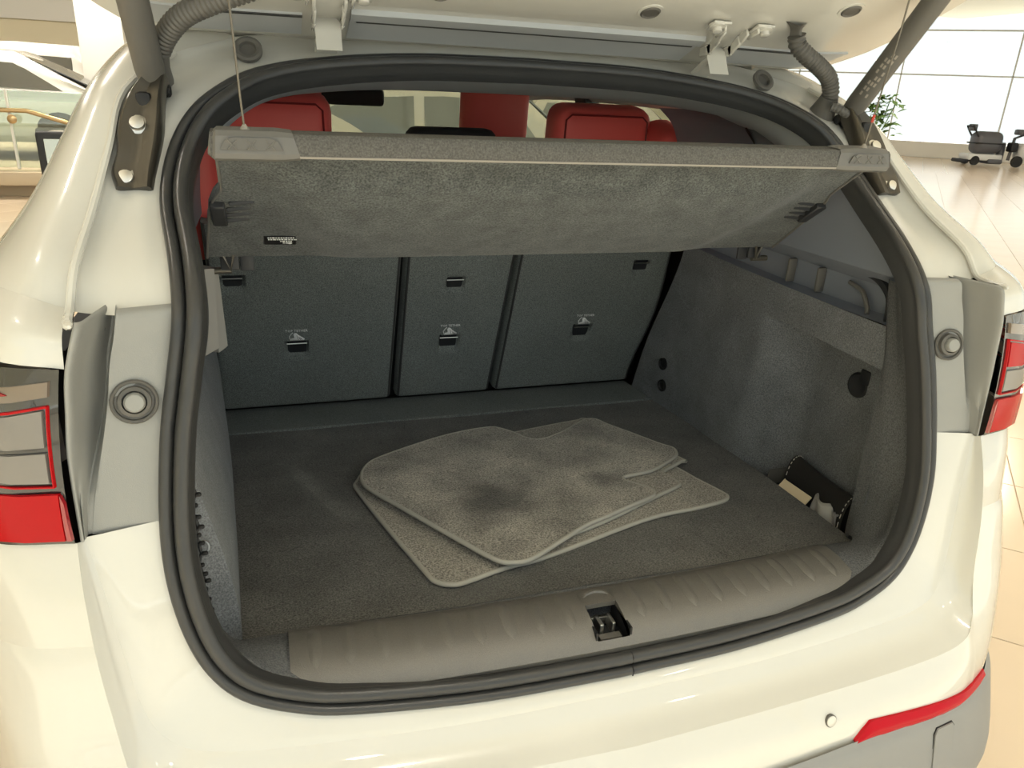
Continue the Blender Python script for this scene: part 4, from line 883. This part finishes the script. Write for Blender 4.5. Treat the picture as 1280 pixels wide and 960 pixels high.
def make_car(name, label, loc, rotz, paint, L, Wd, H, belt, roof, seatm=None):
    # L along local x (front at +x); roof = (rear base, rear top, front top, front base) in x
    t = thing(name, label, 'car', loc, None, rotz)
    def lm(nm, vf, m, par=None):
        me = bpy.data.meshes.new(nm); me.from_pydata([tuple(p) for p in vf[0]], [], [tuple(f) for f in vf[1]])
        me.polygons.foreach_set('use_smooth', [True]*len(me.polygons)); me.set_sharp_from_angle(angle=math.radians(35)); return link(nm, me, m, par or t)
    w = Wd/2; h0 = .25
    st = [(-L/2, .55*w, .45, belt-.22), (-L/2+.12, .86*w, .30, belt-.06), (-L/2+.7, .98*w, h0, belt), (0, w, h0, belt), (L/2-1.3, .98*w, h0, belt-.06), (L/2-.4, .90*w, .28, belt-.18), (L/2, .6*w, .42, belt-.35)]
    rws = []
    for x, ww, zb, zt in st:
        half = [(ww*.9, zb), (ww, zb+.15), (ww*1.0, (zb+zt)/2), (ww*.97, zt-.08), (ww*.88, zt)]
        rws.append([(x, -a, b) for a, b in half[::1]]+[(x, 0, zt+.015)]+[(x, a, b) for a, b in half[::-1]])
    lm('body', patch(rws, 3, 5), paint)
    rb, rt, ft, fb_ = roof; wr = w*.70
    gs = [(rb, w*.84, belt-.01, w*.84, belt), (rt, w*.86, belt-.01, wr, H-.03), ((rt+ft)/2, w*.88, belt-.01, wr*1.03, H), (ft, w*.87, belt-.01, wr, H-.04), (fb_, w*.80, belt-.08, w*.80, belt-.07)]
    rws = [[(x, -a, z), (x, -(a*.55+c*.45), z*.55+zz*.45), (x, -c, zz), (x, -c*.6, zz+.03*(zz > belt+.1)), (x, 0, zz+.045*(zz > belt+.1)), (x, c*.6, zz+.03*(zz > belt+.1)), (x, c, zz), (x, a*.55+c*.45, z*.55+zz*.45), (x, a, z)] for x, a, z, c, zz in gs]
    lm('cabin', patch(rws, 3, 6, True), paint)
    for s in (1, -1):
        def wq(x0, x1, x2, x3, nm):
            def pt(x, k):
                xs_ = [g[0] for g in gs]; a = np.interp(x, xs_, [g[1] for g in gs]); c = np.interp(x, xs_, [g[3] for g in gs]); zb = np.interp(x, xs_, [g[2] for g in gs]); zt = np.interp(x, xs_, [g[4] for g in gs])
                return (x, s*(a*(1-k)+c*k+.012), zb*(1-k)+zt*k)
            kk = [.10, .84]
            q = [pt(x0, kk[0]), pt(x1, kk[0]), pt(x2, kk[1]), pt(x3, kk[1])]
            lm(nm, thick(([q[0], q[1], q[2], q[3]], [(0, 1, 2, 3)]), (0, -s*.01, 0)), 'dark_glass')
        m_x = (rt+ft)/2
        wq(rb+.38, m_x-.06, m_x-.06, rt+.05, 'side_window'); wq(m_x+.04, fb_-.42, ft-.02, m_x+.04, 'side_window')
        if seatm: lm('seat', rbox((m_x+.25, s*w*.55, belt+.12), (.16, .2, .34), .05, 2), seatm)
        lm('door_mirror', rbox((fb_-.55, s*(w+.06), belt+.06), (.10, .2, .13), .03, 2), paint)
        lm('headlamp', rbox((L/2-.18, s*w*.72, belt-.30), (.2, .30, .10), .03, 2), 'lamp_clear')
        lm('tail_lamp', rbox((-L/2+.10, s*w*.72, belt-.20), (.12, .34, .10), .03, 2), 'red_lens')
        for x in (-L/2+.85, L/2-.9):
            o = lm('wheel', lathe((x, s*(w-.1), .33), (0, s, 0), [(.21, -.1), (.33, -.1), (.33, .1), (.22, .11)], 24), 'tyre')
            lm('wheel_rim', lathe((x, s*(w-.1), .33), (0, s, 0), [(.22, .06), (.22, .10), (.05, .08)], 12), 'rim', o)
    for (xa, za, wa), (xb, zb, wb), nm in (((gs[3][0], gs[3][4]-.02, gs[3][3]*.86), (gs[4][0], gs[4][4]+.03, gs[4][3]*.90), 'windscreen'), ((gs[1][0], gs[1][4]-.02, gs[1][3]*.86), (gs[0][0], gs[0][4]+.03, gs[0][3]*.88), 'rear_window')):
        sgn = 1 if nm == 'windscreen' else -1; o_ = .03
        q = [(lerp(xa, xb, .1)+sgn*o_, -wa, lerp(za, zb, .1)+o_), (lerp(xa, xb, .1)+sgn*o_, wa, lerp(za, zb, .1)+o_), (lerp(xa, xb, .93)+sgn*o_, wb, lerp(za, zb, .93)+o_), (lerp(xa, xb, .93)+sgn*o_, -wb, lerp(za, zb, .93)+o_)]
        lm(nm, thick((q, [(0, 1, 2, 3)]), (-sgn*.01, 0, -.01)), 'dark_glass')
    return t
make_car('sedan_car', 'white sedan behind the glass railing on the platform, nearer of two', (-4.6, 12.6, .32), PI, 'far_white', 4.7, 1.85, 1.43, .93, (-1.95, -1.0, .35, 1.35))
make_car('suv_car', 'white SUV parked on the platform behind the white sedan', (-5.1, 17.0, .32), PI*.92, 'far_white', 4.6, 1.9, 1.66, 1.05, (-2.1, -1.75, .45, 1.35), 'seat_pale')
make_car('coupe_car', 'beige grey car seen through the windscreen ahead of the SUV', (.6, 7.6, 0), PI*.97, 'beige_paint', 4.7, 1.9, 1.62, 1.0, (-2.1, -1.4, .4, 1.4), 'seat_blue')
make_car('hatchback_car', 'silver beige car standing ahead and right, seen through the side window', (5.0, 11.6, 0), PI*.04, 'beige_paint', 4.2, 1.85, 1.6, 1.0, (-1.9, -1.3, .4, 1.2))
struct(mesh('trim_1', rbox((-2.62, 13.2, 3.4), (.62, .62, 6.5), .01), 'wall_white'), 'white square column beside the platform', 'column')
struct(mesh('trim_2', rbox((-6.2, 22.8, 3.0), (6.4, .1, .5), .01), 'wall_white'), 'pale beam across the far wall', 'beam')
window_wall('window_4', (-14, 22.75), (-6.6, 22.75), [4.2], 3, 'high window in the far cream wall', base_h=2.6)

# ================================================================ BACKGROUND: RIGHT SIDE
def on_floor(px, py):
    d = _f+_r*(px-640)/933.1+_u*(480-py)/933.1; t = -CAM[2]/d[2]; return CAM+d*t
sc_l = np.array((22.7, 19.45, 0))
sc = thing('floor_scrubber', 'grey walk behind floor scrubber standing by the window wall', 'machine', tuple(sc_l)); x, y, _ = sc_l
rd = np.array((_r[0], _r[1], 0)); rd /= np.linalg.norm(rd); fd = np.array((-rd[1], rd[0], 0))
def M(a, b, c): return tuple(sc_l+rd*a+fd*b+np.array((0, 0, c)))
RZ = Matrix.Rotation(math.atan2(rd[1], rd[0]), 3, 'Z')
mesh('tank', rbox(M(.05, 0, .72), (.95, .6, .72), .22, 4, RZ), 'machine_grey', sc, 60)
mesh('tank_band', rbox(M(.05, 0, .70), (.965, .615, .05), .02, 2, RZ), 'black', sc)
mesh('base', rbox(M(-.02, 0, .26), (1.15, .62, .20), .05, 2, RZ), 'machine_white', sc)
mesh('brush_deck', rbox(M(.32, 0, .14), (.5, .7, .16), .05, 2, RZ), 'machine_grey', sc)
mesh('handle', tube([M(-.35, .2, .9), M(-.52, .2, 1.12), M(-.58, .2, 1.22), M(-.58, -.2, 1.22), M(-.52, -.2, 1.12), M(-.35, -.2, .9)], .03, 8), 'black', sc)
mesh('control_panel', rbox(M(-.50, 0, 1.18), (.16, .3, .22), .03, 2, RZ), 'machine_grey', sc)
mesh('squeegee', rbox(M(-.68, 0, .12), (.10, .9, .12), .03, 2, RZ), 'black', sc)
for a, b in ((-.35, .28), (-.35, -.28)): mesh('wheel', lathe(M(a, b, .15), tuple(fd), [(.15, -.04), (.15, .04), (.05, .05)], 16), 'tyre', sc)
mesh('bumper_roll', lathe(M(.62, 0, .35), (0, 0, 1), [(.10, -.25), (.12, -.2), (.12, .35), (.08, .4)], 14), 'machine_grey', sc)
s2 = np.array((23.75, 18.75, 0))
def M2(a, b, c): return tuple(s2+rd*a+fd*b+np.array((0, 0, c)))
s2t = thing('pressure_washer', 'white and black cleaning machine at the right edge by the window', 'machine', tuple(s2))
mesh('frame', cat(tube([M2(-.5, 0, .2), M2(-.45, 0, .9), M2(-.1, 0, 1.05), M2(.4, 0, .6)], .05, 8), tube([M2(-.2, .2, .15), M2(0, .2, .7), M2(.4, .2, .8)], .05, 8)), 'machine_grey', s2t)
mesh('body', rbox(M2(.1, 0, .5), (.75, .5, .5), .1, 3, RZ), 'machine_white', s2t, 60)
mesh('motor', rbox(M2(-.45, 0, .62), (.25, .3, .3), .05, 2, RZ), 'black', s2t)
mesh('control_head', rbox(M2(-.3, 0, 1.1), (.3, .3, .18), .05, 2, RZ), 'machine_grey', s2t)
for a in (-.35, .35): mesh('wheel', lathe(M2(a, -.25, .18), tuple(fd), [(.18, -.04), (.18, .04), (.05, .05)], 16), 'tyre', s2t)
pl_l = np.array((15.2, 16.3, 0))
pt = thing('potted_plant', 'leafy green potted plant beside the window wall', 'plant', tuple(pl_l))
mesh('pot', lathe(tuple(pl_l), (0, 0, 1), [(.18, 0), (.24, .45), (.22, .45), (.20, .40), (.01, .40)], 20), 'pot', pt)
mesh('stem', cat(*[tube([pl_l+np.array((0, 0, .4)), pl_l+np.array((.15*math.cos(k*1.3), .15*math.sin(k*1.3), 1.0)), pl_l+np.array((.4*math.cos(k*1.3), .4*math.sin(k*1.3), 1.3+.12*k))], .015, 5) for k in range(6)]), 'leaf', pt)
lv, lf_ = [], []
for k in range(150):
    a = random.uniform(0, 2*PI); rr = random.uniform(.05, .5); z = random.uniform(.75, 1.95); b = random.uniform(0, 2*PI); e = random.uniform(-.6, .6); ln = random.uniform(.22, .38); wdt = .07
    p = pl_l+np.array((rr*math.cos(a), rr*math.sin(a), z)); d = np.array((math.cos(b)*math.cos(e), math.sin(b)*math.cos(e), math.sin(e))); n2 = np.array((-math.sin(b), math.cos(b), .2))
    i = len(lv); lv += [tuple(p), tuple(p+d*ln*.5+n2*wdt), tuple(p+d*ln+np.array((0, 0, -.05))), tuple(p+d*ln*.5-n2*wdt), tuple(p+d*ln*.5+np.array((0, 0, .02)))]; lf_ += [(i, i+1, i+4), (i+1, i+2, i+4), (i+2, i+3, i+4), (i+3, i, i+4)]
fo = mesh('foliage', (lv, lf_), 'leaf', pt, 0); fo['kind'] = 'stuff'
